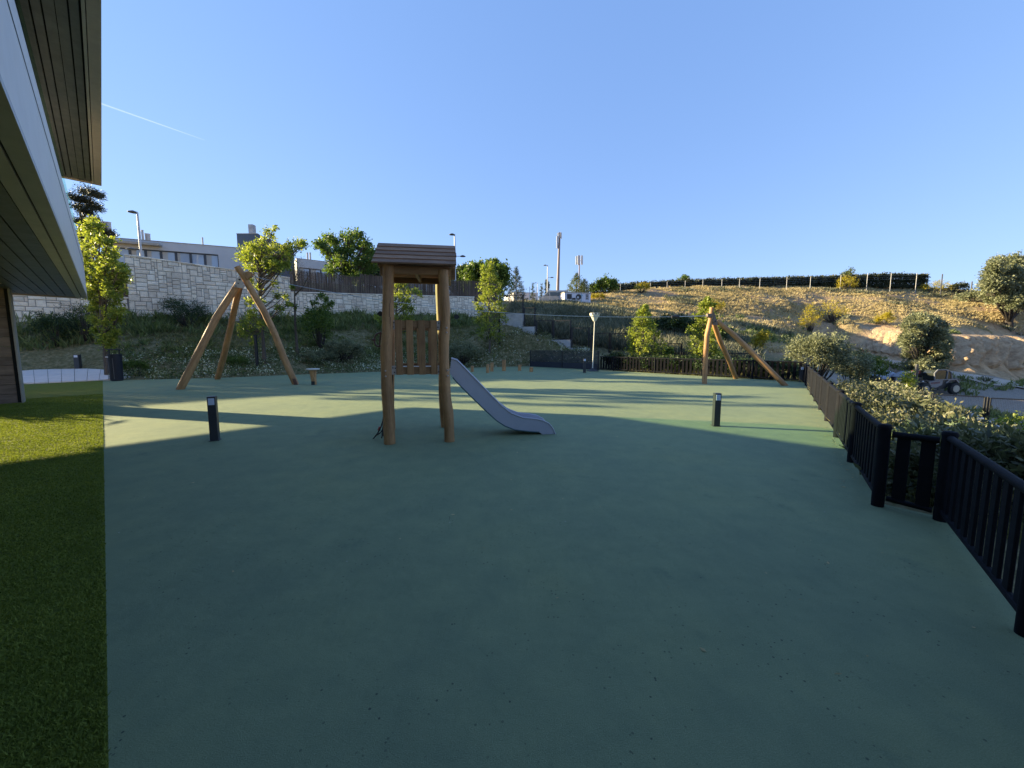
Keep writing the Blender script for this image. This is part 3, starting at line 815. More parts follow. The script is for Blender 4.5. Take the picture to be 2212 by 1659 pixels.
# ------------------------------------------------------------------ play tower with slide
def logpath(a, b, bend, n=9, seed=0):
    a, b = Vector(a), Vector(b); r_ = random.Random(seed)
    d = (b - a).normalized(); s = d.cross(Vector((0, 1, .1))).normalized(); t = d.cross(s)
    ph = r_.random() * 6; out = []
    for i in range(n):
        k = i / (n - 1)
        w = math.sin(k * math.pi)
        out.append(a.lerp(b, k) + s * bend * (math.sin(k * 5.5 + ph) * .6 * w + w * .5) + t * bend * math.cos(k * 4.3 + ph) * .4 * w)
    return out
def lograd(r, n=9, seed=0, taper=.9):
    r_ = random.Random(seed + 5)
    return [r * (1 - (1 - taper) * i / (n - 1)) * (1 + .06 * (r_.random() - .5)) for i in range(n)]

def build_tower():
    FL, FR = G(841, 958), G(971, 953)
    FR_ = FR
    ex = (FR - FL); wid = ex.length; ex.normalize()
    ey = Vector((-ex.y, ex.x, 0)); ez = Vector((0, 0, 1))
    dep = 1.03
    BL, BR = G(845, 928), FR + ey * dep
    T = thing('play_tower', 'wooden play tower of round logs with plank roof and grey slide', 'play tower', ((FL + BR) / 2).to_tuple())
    n = 15
    def post(base, us, r, seed, top_v, name='post'):
        # us: list of (v, u) along the post centre, converted at the post's depth
        pts = [A(u, v, base.y) for v, u in us]
        pts[0].z = -.02
        b = MB(); m_ = len(pts)
        fine, rr = [], []
        r_ = random.Random(seed)
        for i in range((m_ - 1) * 4 + 1):
            k = i / 4; j = min(int(k), m_ - 2); f = k - j
            p0, p1, p2, p3 = pts[max(j - 1, 0)], pts[j], pts[j + 1], pts[min(j + 2, m_ - 1)]
            q = .5 * ((2 * p1) + (p2 - p0) * f + (2 * p0 - 5 * p1 + 4 * p2 - p3) * f * f + (3 * p1 - p0 - 3 * p2 + p3) * f ** 3)
            q.y = base.y + (p1.lerp(p2, f)).y - base.y
            fine.append(q); rr.append(r * (1 + .035 * math.sin(i * 1.1 + seed) - .06 * i / ((m_ - 1) * 4)))
        b.tube(fine, rr, 22, wob=.025, seed=seed)
        return b.build(name, M['log'], T, smooth=True)
    post(FL, [(958, 842), (880, 838), (820, 835), (760, 834.5), (700, 837.5), (640, 838), (574, 839)], .094, 1, 573)
    post(FR, [(953, 971), (900, 969), (860, 964), (800, 960), (740, 959), (690, 962), (640, 960), (584, 957)], .090, 2, 583)
    b = MB()
    for bs_, sd in ((BL, 3), (BR, 4)):
        top = A(842, 600, 7.8); top.z = 3.0
        if bs_ is BR: bs_ = G(962, 922); top = A(949, 600, 7.9); top.z = 3.0
        b = MB(); b.tube(logpath(bs_ + Vector((0, 0, -.02)), top, .05, 13, sd), lograd(.088, 13, sd), 20, wob=.03, seed=sd)
        b.build('post', M['log'], T, smooth=True)
    # roof
    mid = FL + ex * (wid / 2 + .0) + ey * (dep / 2)
    hr = .675; zr = 3.475; ze = 2.99; hd = .69
    for s in (-1, 1):
        b = MB()
        for i in range(5):
            t0, t1 = i / 5, (i + 1) / 5 + .03
            a = mid + ey * s * hd * t0 + ez * (zr - (zr - ze) * t0 + .012)
            c = mid + ey * s * hd * t1 + ez * (zr - (zr - ze) * t1 + .036)
            o_ = .012 * rnd.random()
            sl = (c - a).normalized(); nn = ex.cross(sl) * (-s)
            if nn.z < 0: nn = -nn
            b.box((a + c) / 2 + nn * (.012 + .002 * i) + ex * o_, ((c - a).length / 2, .014, hr), (sl, nn, ex), .004)
        b.build('roof', M['roofplank'], T)
    for s in (-1, 1):
        g = mid + ex * s * (hr - .09)
        b = MB()
        poly = [g - ey * (hd - .06) + ez * (ze + .01), g + ey * (hd - .06) + ez * (ze + .01), g + ez * (zr - .02)]
        b.prism([p - ex * .015 for p in poly], ex * .03)
        b.build('gable', M['roofplank'], T)
    b = MB()
    for s in (-1, 1):
        b.bar(mid + ey * s * (dep / 2 + .0) - ex * (hr - .14) + ez * 2.95, mid + ey * s * (dep / 2) + ex * (hr - .14) + ez * 2.95, .05, .11, bev=.005)
        b.bar(mid - ey * (dep / 2 - .02) + ex * s * .56 + ez * 2.93, mid + ey * (dep / 2 - .02) + ex * s * .56 + ez * 2.93, .05, .12, bev=.005)
    b.bar(mid - ey * dep / 2 + ez * 2.96, mid + ey * dep / 2 + ez * 2.96, .05, .09)
    b.build('roof_beam', M['plank'], T)
    # floor
    zf = HP(900, 796, FL, ey).z
    b = MB()
    for i in range(8):
        q = FL + ey * (.1 + i * .118) + ex * .06
        b.bar(q + ez * (zf - .02), q + ex * (wid - .12) + ez * (zf - .02), .11, .035, bev=.004)
    b.build('floor', M['sawn'], T)
    # front and rear railings
    def railing(orig, uvs, zb, zt, nm):
        b = MB()
        for xr in uvs:
            b.bar(orig + ex * xr - ey * .03 + ez * zb, orig + ex * xr - ey * .03 + ez * zt, .112, .028, ey, .004)
        b.bar(orig + ex * .1 + ez * (zt - .07), orig + ex * (wid - .12) + ez * (zt - .07), .035, .13, bev=.004)
        b.bar(orig + ex * .1 + ez * (zb + .07), orig + ex * (wid - .12) + ez * (zb + .07), .035, .13, bev=.004)
        return b.build(nm, M['plank'], T)
    fo = FL + ey * .03
    zb, zt = HP(900, 809, fo, ey).z, HP(900, 692, fo, ey).z
    xs = []
    for u in (862, 885.5, 911.5, 937.5):
        xs.append((HP(u, 750, fo - ey * .03, ey) - fo).dot(ex))
    railing(fo, xs, zb, zt, 'railing')
    ob = FL + ey * (dep - .03)
    railing(ob, [(HP(u, 750, ob, ey) - ob).dot(ex) for u in (885.5, 907.5, 931.5)], zb + .02, zt, 'railing')
    # brackets with bolts
    for orig in (fo,):
        for zz in (zt - .08, zb + .08):
            for sgn, xx in ((1, .12), (-1, wid - .17)):
                b = MB(); b.box(orig + ex * xx - ey * .022 + ez * zz, (.045, .006, .075), (ex, ey, ez)); br = b.build('bracket', M['bracket'], T, bevel=.004)
                for dx, dz in ((-.02, .04), (.02, .035), (.005, -.035)):
                    c = orig + ex * (xx + dx) - ey * .028 + ez * (zz + dz)
                    b = MB(); b.tube([c, c - ey * .01], .011, 8); b.build('bolt', M['machdark'], br)
    for u, v, y0 in ((832.5, 801, FL.y), (833, 813, FL.y), (965, 708, FR.y), (965, 718, FR.y), (967, 800, FR.y), (967, 812, FR.y)):
        c = A(u, v, y0 - .1)
        b = MB(); b.tube([c + ey * .03, c - ey * .005], [.017, .013], 10); b.build('bolt_cap', M['bracket'], T)
    for u, v in ((822, 678), (986, 684.5)):
        y0 = (FL.y if u < 900 else FR.y) + .05
        c = A(u, v, y0)
        b = MB(); s = 1 if u > 900 else -1
        b.tube([c - ex * s * .04, c + ex * s * .05], .02, 10)
        b.tube([c - ey * .03, c + ey * .03], .042, 14); b.build('roof_bolt', M['machdark'], T)
    # hand rings on the climbing side
    b = MB()
    c = A(819, 734, FL.y + .25)
    pts = [c + Vector((math.cos(a) * .085, math.sin(a) * .03, math.sin(a) * .12)) for a in [i * math.pi / 10 for i in range(21)]]
    b.tube(pts, .014, 8, cap=False)
    b.tube([c + Vector((.0, 0, -.13)), c + Vector((.03, 0, .14))], .013, 8)
    b.tube([c + Vector((-.12, 0, 0)), c + Vector((-.06, 0, .0))], .02, 8)
    b.build('hand_grip', M['brownplastic'], T, smooth=True)
    # climbing net between the two left posts, pulled out to the ground on the left
    for k, (t0, t1) in enumerate((((830, 878), (806, 948)), ((829, 905), (811, 941)))):
        a = A(*t0, FL.y + (.15 if k == 0 else .5)); e = G(*t1)
        b = MB()
        pts = [a.lerp(e, i / 8) + Vector((.05 * math.sin(i / 8 * math.pi), 0, -.05 * math.sin(i / 8 * math.pi))) for i in range(9)]
        b.tube(pts, .011, 8); b.build('net_rope', M['rope'], T)
    b = MB()
    a0 = A(826, 905, FL.y + .15); 
    for i in range(5):
        p = FL + ey * (.2 + .15 * i)
        b.tube([p + ez * zf + ex * -.02, p - ex * .05 + ez * .8, p - ex * .16 + ez * .05], .010, 7)
    for z_ in (.3, .6, .9):
        b.tube([FL + ey * .15 - ex * (.16 - .12 * z_) + ez * z_, FL + ey * .85 - ex * (.16 - .12 * z_) + ez * z_], .010, 7)
    b.build('climbing_net', M['rope'], T)
    c = G(816, 936) + Vector((.02, 0, .06))
    b = MB(); b.tube([c, c + Vector((.03, 0, .07))], .024, 10); b.build('net_connector', M['red'], T)
    # slide
    off0 = dep / 2 - .27
    sp = FL + ey * off0
    def S(u, v): return HP(u, v, sp, ey)
    top = [S(975, 775), S(988, 779), S(1000, 791), S(1030, 822), S(1060, 853), S(1085, 878), S(1105, 893), S(1130, 902.5), S(1155, 904.5), S(1172, 908), S(1186, 915), S(1194, 925), S(1199.5, 938.5)]
    bot = [S(972, 806), S(978, 815), S(988, 827), S(1018, 857), S(1048, 886), S(1072, 908), S(1090, 920), S(1112, 928.5), S(1145, 932.5), S(1165, 933.5), S(1172, 939.5), S(1186, 940), S(1199, 939)]
    W = .54; th = .022
    def side(orig, nm):
        b = MB()
        P0 = [p + orig for p in top]; Q0 = [p + orig for p in bot]
        for i in range(len(top) - 1):
            b.prism([P0[i], P0[i + 1], Q0[i + 1], Q0[i]], ey * th)
        o = b.build(nm, M['slide'], SL)
        bm = bmesh.new(); bm.from_mesh(o.data); bmesh.ops.remove_doubles(bm, verts=bm.verts, dist=.0005); bmesh.ops.recalc_face_normals(bm, faces=bm.faces); bm.to_mesh(o.data); bm.free()
        return o
    sb = MB()
    inner = [q.lerp(p, .25) for p, q in zip(top, bot)]
    inner[-1] = bot[-1] + ez * .02; inner[-2] = bot[-2].lerp(top[-2], .75); inner[-3] = bot[-3].lerp(top[-3], .6)
    for i in range(len(inner) - 1):
        a, c = inner[i] + ey * .02, inner[i + 1] + ey * .02
        b_ = [a, c, c + ey * (W - .04), a + ey * (W - .04)]
        nn = (c - a).cross(ey).normalized() * .02
        sb.prism(b_, nn if nn.z < 0 else -nn)
    SL = sb.build('slide', M['slide'], T, smooth=True)
    side(Vector((0, 0, 0)), 'side_panel'); side(ey * (W - th), 'side_panel')
    b = MB()
    b.tube([p + ey * .004 for p in bot[1:-3]], .012, 8); b.build('lower_edge', M['slide_edge'], SL)
    b = MB()
    for o_ in (Vector((0, 0, 0)), ey * W):
        b.tube([p + o_ for p in top], .013, 8)
    b.build('rim_edge', M['slide'], SL, smooth=True)
build_tower()

# ------------------------------------------------------------------ zip line trestles and cable
M['weathered'] = flat('weathered_bracket_metal', (.16, .12, .10), .7, .2, 8)
def build_zip():
    # left trestle: long pole and two struts
    apex = A(519, 606, 16.2)
    T = thing('zipline_trestle', 'tall three legged log trestle at the left end of the zip line, beside the bank', 'trestle', (apex.x, apex.y, 0), 'log trestles of the zip line')
    lb = G(639, 830)
    lp = [lb + Vector((0, 0, -.03)), A(612, 770, 16.6), A(594, 722, 16.5), A(570, 672, 16.4), A(545, 630, 16.3), A(526, 596, 16.1), A(512, 576, 16.0)]
    b = MB(); b.tube(lp, [.135, .135, .13, .135, .125, .125, .12], 18, wob=.03, seed=11); b.build('leg', M['log'], T, smooth=True)
    for pts, r in (([G(388, 841) + Vector((0, 0, -.03)), A(407, 806, 14.9), A(440, 740, 15.3), A(468, 685, 15.7), A(500, 636, 16.05), A(518, 608, 16.2)], [.135, .14, .13, .13, .125, .12]),
                   ([G(469, 819) + Vector((0, 0, -.03)), A(482, 775, 18.5), A(495, 720, 17.8), A(508, 660, 17.0), A(520, 610, 16.4)], [.125, .13, .125, .12, .12])):
        b = MB(); b.tube(pts, r, 18, wob=.03, seed=int(r[0] * 1000)); b.build('leg', M['log'], T, smooth=True)
    b = MB()
    c = A(529, 601, 16.0)
    pts = [A(524, 589, 15.98), A(536, 585, 15.98), A(545, 590, 15.98), A(544, 597, 15.98), A(533, 604, 15.98)]
    b.prism(pts, (0, .12, 0)); b.build('cable_plate', M['log'], T, bevel=.02)
    b = MB()
    pts = [A(510, 602, 15.95), A(517, 597, 15.95), A(527, 616, 15.95), A(524, 623, 15.95), A(506, 620, 15.95)]
    b.prism(pts, (0, .05, 0)); br = b.build('bracket', M['bracket'], T)
    for u, v in ((518, 604), (515, 612), (510, 618)):
        c = A(u, v, 15.93); b = MB(); b.tube([c, c + Vector((0, -.03, 0))], .035 if v < 606 else .02, 10); b.build('bolt', M['machdark'], br)
    b = MB()
    pts = [A(631, 818, 16.55), A(638, 818, 16.55), A(643, 832, 16.55), A(635, 831, 16.55)]
    b.prism(pts, (0, .03, 0)); b.build('foot_plate', M['brownplastic'], T)
    # right trestle
    a2 = A(1540, 664, 17.2)
    T2 = thing('zipline_trestle', 'three legged log trestle at the right end of the zip line, before the picket fence', 'trestle', (a2.x, a2.y, 0), 'log trestles of the zip line')
    for pts, r in (([G(1521.8, 829) + Vector((0, 0, -.03)), A(1523, 791, 17.15), A(1525, 753, 17.15), A(1527.5, 723, 17.15), A(1534.5, 693, 17.15), A(1538, 664, 17.15)], [.105, .105, .105, .105, .10, .095]),
                   ([G(1590.5, 818) + Vector((0, 0, -.03)), A(1574.5, 778, 18.9), A(1556, 738, 18.1), A(1544, 704, 17.5), A(1541, 690, 17.3)], [.11, .11, .11, .105, .10]),
                   ([G(1698, 833) + Vector((0, 0, -.03)), A(1661, 798, 16.5), A(1624, 761, 16.7), A(1579, 718, 17.0), A(1549, 693, 17.15)], [.105, .11, .11, .105, .10])):
        b = MB(); b.tube(pts, r, 18, wob=.03, seed=int(r[-1] * 999)); b.build('leg', M['log'], T2, smooth=True)
    b = MB()
    pts = [A(1541, 671, 17.05), A(1549, 692, 17.05), A(1551, 702, 17.05), A(1540, 702, 17.05)]
    b.prism(pts, (0, .05, 0)); br = b.build('bracket', M['weathered'], T2)
    b = MB(); c = A(1544, 694, 17.03); b.tube([c, c + Vector((0, -.03, 0))], .045, 10); b.build('bolt', M['machdark'], br)
    b = MB(); b.box(A(1532, 681.5, 17.1), (.11, .08, .08)); b.build('cable_clamp', M['weathered'], T2, bevel=.02)
    # cable
    s, e = A(541, 596, 16.0), A(1528, 682.5, 17.1)
    pts = []
    for i in range(41):
        t = i / 40; p = s.lerp(e, t); p.z -= .62 * 4 * t * (1 - t) * (1 - .25 * (t - .5)); pts.append(p)
    b = MB(); b.tube(pts, .012, 6)
    Z = thing('zipline_cable', 'thin steel zip line cable stretched between the two log trestles', 'cable', pts[20].to_tuple())
    b.build('cable', M['steel'], Z)
    t = .905
    b = MB(); b.tube([pts[37], e], .018, 8); b.build('buffer_spring', M['steel'], Z)
    c = pts[37]; b = MB(); b.tube([c - Vector((.16, 0, 0)), c, c + Vector((.16, 0, 0))], [.06, .075, .06], 10); b.build('buffer_stop', M['machdark'], Z)
build_zip()

# ------------------------------------------------------------------ bollard lamps, bin, stool, stumps, funnel post
def bollard(base, htop, label, w=.115, az=0, lens='lens', grp='bollard lamps round the court'):
    B = thing('bollard_lamp', label, 'bollard', tuple(base), grp)
    ax = (Vector((math.cos(az), math.sin(az), 0)), Vector((-math.sin(az), math.cos(az), 0)), Vector((0, 0, 1)))
    h = htop
    b = MB(); b.box(base + Vector((0, 0, h / 2)), (w / 2, w / 2, h / 2), ax); b.build('post', M['boll'], B, bevel=.006)
    hl = min(.12, h * .17)
    b = MB(); b.box(base + Vector((0, 0, h - .03 - hl / 2)) - ax[1] * (w / 2 - .004), (w * .36, .012, hl / 2), ax); b.build('lens', M[lens], B, bevel=.004)
    b = MB(); b.box(base + Vector((0, 0, .006)), (w * .62, w * .62, .006), ax); b.build('base_plate', M['boll'], B)
    return B
def hgt(u, v, base): return A(u, v, base.y).z - base.z
p = G(465, 951); bollard(p, hgt(455, 856, p), 'tall dark bollard lamp standing in the building shade, left of the play tower', .125, .42)
p = G(1546, 920); bollard(p, hgt(1547, 849, p), 'grey bollard lamp standing in the open sunlit middle of the court', .125, -.12)
p = G(1262.5, 805); bollard(p, hgt(1263, 774.5, p), 'small bollard lamp in front of the black slatted screen', .17, -.1)
p = G(1730, 825); bollard(p, hgt(1731, 791.5, p), 'pale grey bollard lamp in the far corner where the two picket fences meet', .16, -.3)
p = A(170, 799, 21.3); bollard(p, hgt(170, 766, p), 'short grey bollard lamp with a white face among the plants behind the paved path', .22, .3, 'paint_white')

def build_bin():
    c = G(253, 822.5)
    B = thing('litter_bin', 'dark blue-grey litter bin with open top at the corner of lawn and court', 'litter bin', tuple(c))
    h = hgt(253, 765, c); r = .255
    b = MB(); b.lathe(c + Vector((0, 0, .03)), [(r * .9, 0), (r * .93, .02), (r, h - .1), (r * 1.03, h - .08), (r * 1.03, h - .03), (r * .96, h - .03), (r * .92, h - .3)], 28)
    b.build('body', flat('bin_paint', (.018, .02, .035), .45, .1, 5), B, smooth=True)
    zt = hgt(253, 755.5, c)
    for s in (-1, 1):
        b = MB(); b.bar(c + Vector((s * r * .95, 0, h - .1)), c + Vector((s * r * .95, 0, zt)), .05, .03); b.build('lid_support', M['black'], B)
    b = MB(); b.lathe(c + Vector((0, 0, zt - .01)), [(r * 1.02, 0), (r * 1.04, .015), (r * 1.0, .035), (r * .6, .05)], 28); b.build('lid', M['black'], B, smooth=True)
    b = MB(); b.box(c + Vector((-.11, -r * .98, h - .13)), (.055, .02, .022)); b.build('label_plate', M['paint_white'], B)
    b = MB(); b.lathe(c + Vector((0, 0, 0)), [(r * .8, 0), (r * .8, .035)], 20); b.build('foot', M['black'], B)
    b = MB()
    for s in (-1, 1): b.bar(c + Vector((s * .14, -r * .965, .1)), c + Vector((s * .14, -r * .995, h - .2)), .012, .012)
    b.build('door_seam', M['seam'], B)
build_bin()

def build_stool():
    c = G(679, 831)
    S_ = thing('mushroom_stool', 'log stool with round pale disc top near the back edge of the court', 'stool', tuple(c))
    h = hgt(679, 799, c)
    b = MB(); b.tube([c, c + Vector((-.02, 0, h * .5)), c + Vector((-.03, 0, h))], [.10, .115, .15], 16, wob=.03); b.build('stem', M['log'], S_, smooth=True)
    b = MB(); b.lathe(c + Vector((-.03, 0, h)), [(.24, 0), (.27, .012), (.27, .045), (.25, .06)], 26); b.build('seat', M['sawn'], S_, smooth=True)
    b = MB(); b.box(c + Vector((0, -.1, .08)), (.07, .012, .08)); b.build('foot_plate', M['machdark'], S_)
build_stool()

words = ['leftmost low stepping post at the far edge of the court', 'tall thin stepping post, second from the left, nearer the court', 'tall stepping post close behind the second one',
         'tallest and thickest stepping post, fourth from the left', 'short stepping post, second from the right', 'lowest stepping post, rightmost, in front of the slatted screen']
for i, (u, v, hp, r) in enumerate(((1020, 803, 12.5, .10), (1053.6, 805.4, 19, .10), (1062.5, 802.2, 19, .11), (1088.6, 801.2, 24, .125), (1122.4, 801, 13, .11), (1147.5, 803, 10, .12))):
    c = G(u, v); h = hgt(u, v - hp, c)
    b = MB(); b.tube([c + Vector((0, 0, -.02)), c + Vector((0, 0, h * .5)), c + Vector((.01, 0, h - .015)), c + Vector((.01, 0, h))], [r, r * .98, r, r * .85], 14, wob=.03, seed=i)
    tag(b.build('stepping_post', M['log'], None, c, smooth=True), words[i], 'stepping post', 'round wooden stepping posts')

def build_funnel():
    c = G(1280, 801.5)
    F_ = thing('funnel_ball_post', 'white funnel ball catcher on a tall thin pole with a round base', 'ball game post', tuple(c))
    zt = hgt(1283, 694, c); ztop = hgt(1283, 676.5, c)
    b = MB(); b.lathe(c, [(.42, 0), (.42, .03), (.15, .10), (.06, .2)], 22); b.build('base', M['black'], F_, smooth=True)
    b = MB(); b.tube([c + Vector((0, 0, .15)), c + Vector((.07, 0, zt + .05))], [.032, .028], 12); b.build('pole', M['funnel'], F_, smooth=True)
    cc = c + Vector((.07, 0, zt)); hh = ztop - zt
    b = MB(); b.lathe(cc, [(.09, 0), (.12, .05), (.24, hh * .55), (.27, hh * .62), (.33, hh * .78), (.33, hh), (.28, hh), (.22, hh * .6), (.1, .1)], 26); b.build('funnel', M['funnel'], F_, smooth=True)
    for k in (-1, 0, 1):
        b = MB()
        d = Vector((math.sin(k * .7), -math.cos(k * .7), 0))
        q = cc + d * .322 + Vector((0, 0, hh * .88)); b.tube([q, q + d * .02], .055, 14); b.build('hole', M['machdark'], F_)
build_funnel()

# ------------------------------------------------------------------ black picket fence round the court
ZV = Vector((0, 0, 1))
def picket_run(T, pts, posts, hf=.80, bw=.085, gap=.085, thick=.022, post_r=.055, mt='fencepaint'):
    """pts: consecutive post positions; every bay gets two rails and boards"""
    for i in range(len(pts) - 1):
        a, c = pts[i], pts[i + 1]
        d = (c - a); L = d.length; d.normalize(); s = Vector((-d.y, d.x, 0))
        pr = post_r + .005
        b = MB()
        b.tube([a + d * pr + ZV * (hf + .02), c - d * pr + ZV * (hf + .02)], .032, 10)
        b.tube([a + d * pr + ZV * .10, c - d * pr + ZV * .10], .026, 8)
        b.build('rail', M['fencepaint'], T, smooth=True)
        n = max(1, int(round((L - 2 * pr) / (bw + gap))))
        st = (L - 2 * pr) / n
        b = MB()
        for k in range(n):
            q = a + d * (pr + st * (k + .5))
            b.bar(q + ZV * .11, q + ZV * (hf + .005), bw, thick, s, .004)
        b.build('pickets', M[mt], T)
    for p in posts:
        b = MB()
        b.lathe(p, [(post_r, -.02), (post_r, hf + .04), (post_r * 1.10, hf + .045), (post_r * 1.10, hf + .065), (post_r * .9, hf + .08), (post_r * .4, hf + .088)], 18)
        b.build('fence_post', M['fencepaint'], T, smooth=True)

g0, g1 = G(1895, 1092), G(2031, 1124)
corner = G(1737, 825.5)
# right side run, from the corner to the recessed bay
T = thing('picket_fence', 'black picket fence running along the right side of the court to the far corner', 'fence', tuple((g0 + corner) / 2))
n = 9
pp = [g0.lerp(corner, (i / n)) for i in range(n + 1)]
picket_run(T, pp, pp[1:])
# recessed bay between two thick posts
T = thing('picket_bay', 'short black fence bay of two wide boards between two thick capped posts', 'fence', tuple((g0 + g1) / 2))
d = (g1 - g0); L = d.length; d.normalize(); s = Vector((-d.y, d.x, 0))
for p in (g0, g1):
    b = MB(); b.lathe(p, [(.053, -.02), (.053, .835), (.058, .84), (.058, .862), (.048, .88), (.02, .888)], 22); b.build('fence_post', M['fencepaint'], T, smooth=True)
b = MB()
b.tube([g0 + d * .06 + ZV * .785, g1 - d * .06 + ZV * .785], .033, 12); b.build('rail', M['fencepaint'], T, smooth=True)
b = MB(); b.tube([g0 + d * .06 + ZV * .10, g1 - d * .06 + ZV * .08], .026, 10); b.build('rail', M['fencepaint'], T, smooth=True)
b = MB()
for k in (.33, .71):
    q = g0 + d * L * k; b.bar(q + ZV * .10, q + ZV * .79, .10, .022, s, .004)
b.build('pickets', M['fencepaint'], T)
# nearest run, bottom right of the view
e1 = G(2216, 1372); dd = (e1 - g1).normalized()
T = thing('picket_fence', 'nearest black picket fence with wide boards, coming towards the viewer on the right', 'fence', tuple(e1))
near = [g1, e1, e1 + dd * 1.9, e1 + dd * 3.8]
picket_run(T, near, near[1:], hf=.80, bw=.092, gap=.085, thick=.022, post_r=.045)
# far run
s1 = G(1294, 799)
T = thing('picket_fence', 'black picket fence along the far side of the court behind the right trestle', 'fence', tuple((s1 + corner) / 2))
far = [s1] + [G(u, 799 + (u - 1294) * 26 / 441) for u in (1325, 1414, 1515, 1624)] + [corner]
picket_run(T, far, far[1:-1], hf=.90, bw=.125, gap=.10, post_r=.05, mt='fencematte')
# slatted screen
s0 = G(1146, 791.5)
T = thing('slatted_screen', 'low black slatted metal screen at the far edge of the court beside the picket fence', 'screen', tuple((s0 + s1) / 2))
d = (s1 - s0); L = d.length; d.normalize(); s = Vector((-d.y, d.x, 0))
hs = 1.28
b = MB(); b.bar(s0 + ZV * .22, s1 + ZV * .22, .05, .44); b.build('lower_panel', M['screenpaint'], T)
b = MB()
for i in range(9): b.bar(s0 + ZV * (.50 + i * .09), s1 + ZV * (.50 + i * .09), .03, .055, bev=.004)
b.build('slats', M['screenpaint'], T)
b = MB(); b.bar(s0 + ZV * (hs + .02), s1 + ZV * (hs + .02), .10, .04); b.build('top_rail', M['boll'], T)
for k in (0, .5, .99):
    q = s0 + d * L * k - s * .03; b = MB(); b.bar(q, q + ZV * (hs), .08, .08); b.build('screen_post', M['black'], T)

# ------------------------------------------------------------------ stepped mesh fence on a concrete wall
def mesh_panel(T, a, c, zb, zt, sp=.1, wr=.004, fr=.045, name='mesh_panel'):
    d = c - a; L = d.length; d.normalize()
    b = MB()
    lo, hi = a.copy(), a.copy()
    a0 = Vector((a.x, a.y, zb)); c0 = Vector((c.x, c.y, zb)); a1 = Vector((a.x, a.y, zt)); c1 = Vector((c.x, c.y, zt))
    b.bar(a0, a1, fr, fr); b.bar(c0, c1, fr, fr); b.bar(a0 + d * fr / 2, c0 - d * fr / 2, fr, fr); b.bar(a1 + d * fr / 2, c1 - d * fr / 2, fr, fr)
    fo = b.build(name, M['black'], T)
    b = MB()
    nx = int(L / sp); nz = int((zt - zb) / sp)
    for i in range(1, nx): q = a0 + d * L * i / nx; b.bar(q, q + ZV * (zt - zb), wr, wr)
    for i in range(1, nz): z = zb + (zt - zb) * i / nz; b.bar(Vector((a.x, a.y, z)), Vector((c.x, c.y, z)), wr, wr)
    b.build('wire_mesh', M['black'], fo)
T = thing('stepped_mesh_fence', 'black mesh fence of framed panels stepping down on a concrete wall', 'fence', tuple(A(1200, 760, 31.5)))
pan = [(1083, 1129, 638, 677, 34.2, 33.6), (1133.5, 1154.6, 664.8, 704.8, 33.3, 32.9), (1159.6, 1192.7, 692.3, 733, 32.7, 32.1), (1197, 1232, 692.3, 733, 32.0, 31.3),
       (1236.5, 1272, 708.6, 750.5, 31.1, 30.4), (1279, 1316.5, 720, 766, 30.2, 29.6), (1321, 1364, 720.6, 768, 29.5, 28.9), (1369, 1415, 721, 770, 28.8, 28.1), (1420.5, 1474, 742.6, 782, 27.9, 27.1), (1480, 1550, 762, 795, 27, 26.2), (1555, 1625, 763, 800, 26.1, 25.2)]
prev = None
wallb = MB()
for (u0, u1, v0, v1, Y0, Y1) in pan:
    zb, zt = zat(v1, (Y0 + Y1) / 2), zat(v0, (Y0 + Y1) / 2)
    a = A(u0, 700, Y0); c = A(u1, 700, Y1); a.z = c.z = 0
    mesh_panel(T, a, c, zb, zt, .1, .008, .07)
    for q in (a, c):
        b = MB(); w = q + (Vector((.06, .05, 0)) if q is c else Vector((-.06, -.0, 0))); b.bar(w + ZV * (zb - .15), w + ZV * (zt + .05), .06, .06); b.build('fence_post', M['black'], T)
    e = (c - a).normalized() * .1
    gz = min(hz(a.x, a.y), hz(c.x, c.y)) - .6
    a_, c_ = a - e, c + e
    if gz < zb - .1: wallb.prism([a_ + ZV * gz, c_ + ZV * gz, c_ + ZV * (zb - .04), a_ + ZV * (zb - .04)], Vector((-.12, -.2, 0)))
CW = wallb.build('concrete_wall', M['concrete'], None, tuple(A(1200, 760, 31.5)))
tag(CW, 'stepped pale concrete wall under the black mesh fence, beside the weedy bank', 'wall')

# ------------------------------------------------------------------ stone walls, reed screens
WA, WB = A(60, 690, 23.0), A(1030, 690, 42.0)
WA.z = WB.z = 0
WD = (WB - WA); WL = WD.length; WD.normalize(); WN = Vector((WD.y, -WD.x, 0))      # towards the viewer
def wall_t(u):
    d = ray(u, 700); n = WN
    t = WA.dot(n) / Vector((d.x, d.y, 0)).dot(n)
    return (Vector((d.x * t, d.y * t, 0)) - WA).dot(WD)
def wall_z(u, v):
    t = wall_t(u); p = WA + WD * t
    return A(u, v, p.y).z
m_, nt, bs = nodes_of('cream_ashlar_stone')
geo = nt.nodes.new('ShaderNodeNewGeometry')
f = noise(nt, geo.outputs['Position'], 4, 5, .7)
c = ramp(nt, geo.outputs['Random Per Island'], [(0, (.72, .61, .49)), (.5, (.86, .75, .61)), (1, (.94, .84, .70))])
c = mixc(nt, 1.0, c, ramp(nt, f, [(.3, (.82, .8, .78)), (.6, (1.04, 1.03, 1.02))]), 'MULTIPLY')
c = mixc(nt, ramp(nt, noise(nt, geo.outputs['Position'], .5, 4, .6, (1, 1, .25)), [(.56, (0, 0, 0)), (.8, (.5, .5, .5))]), c, (.34, .27, .22))
nt.links.new(c, bs.inputs['Base Color']); bs.inputs['Roughness'].default_value = .9
bump(nt, noise(nt, geo.outputs['Position'], 9, 6, .75), bs, .9, .06)
M['stone'] = m_
M['mortar'] = flat('grey_mortar', (.17, .155, .145), .95, .2, 3, which='geo')
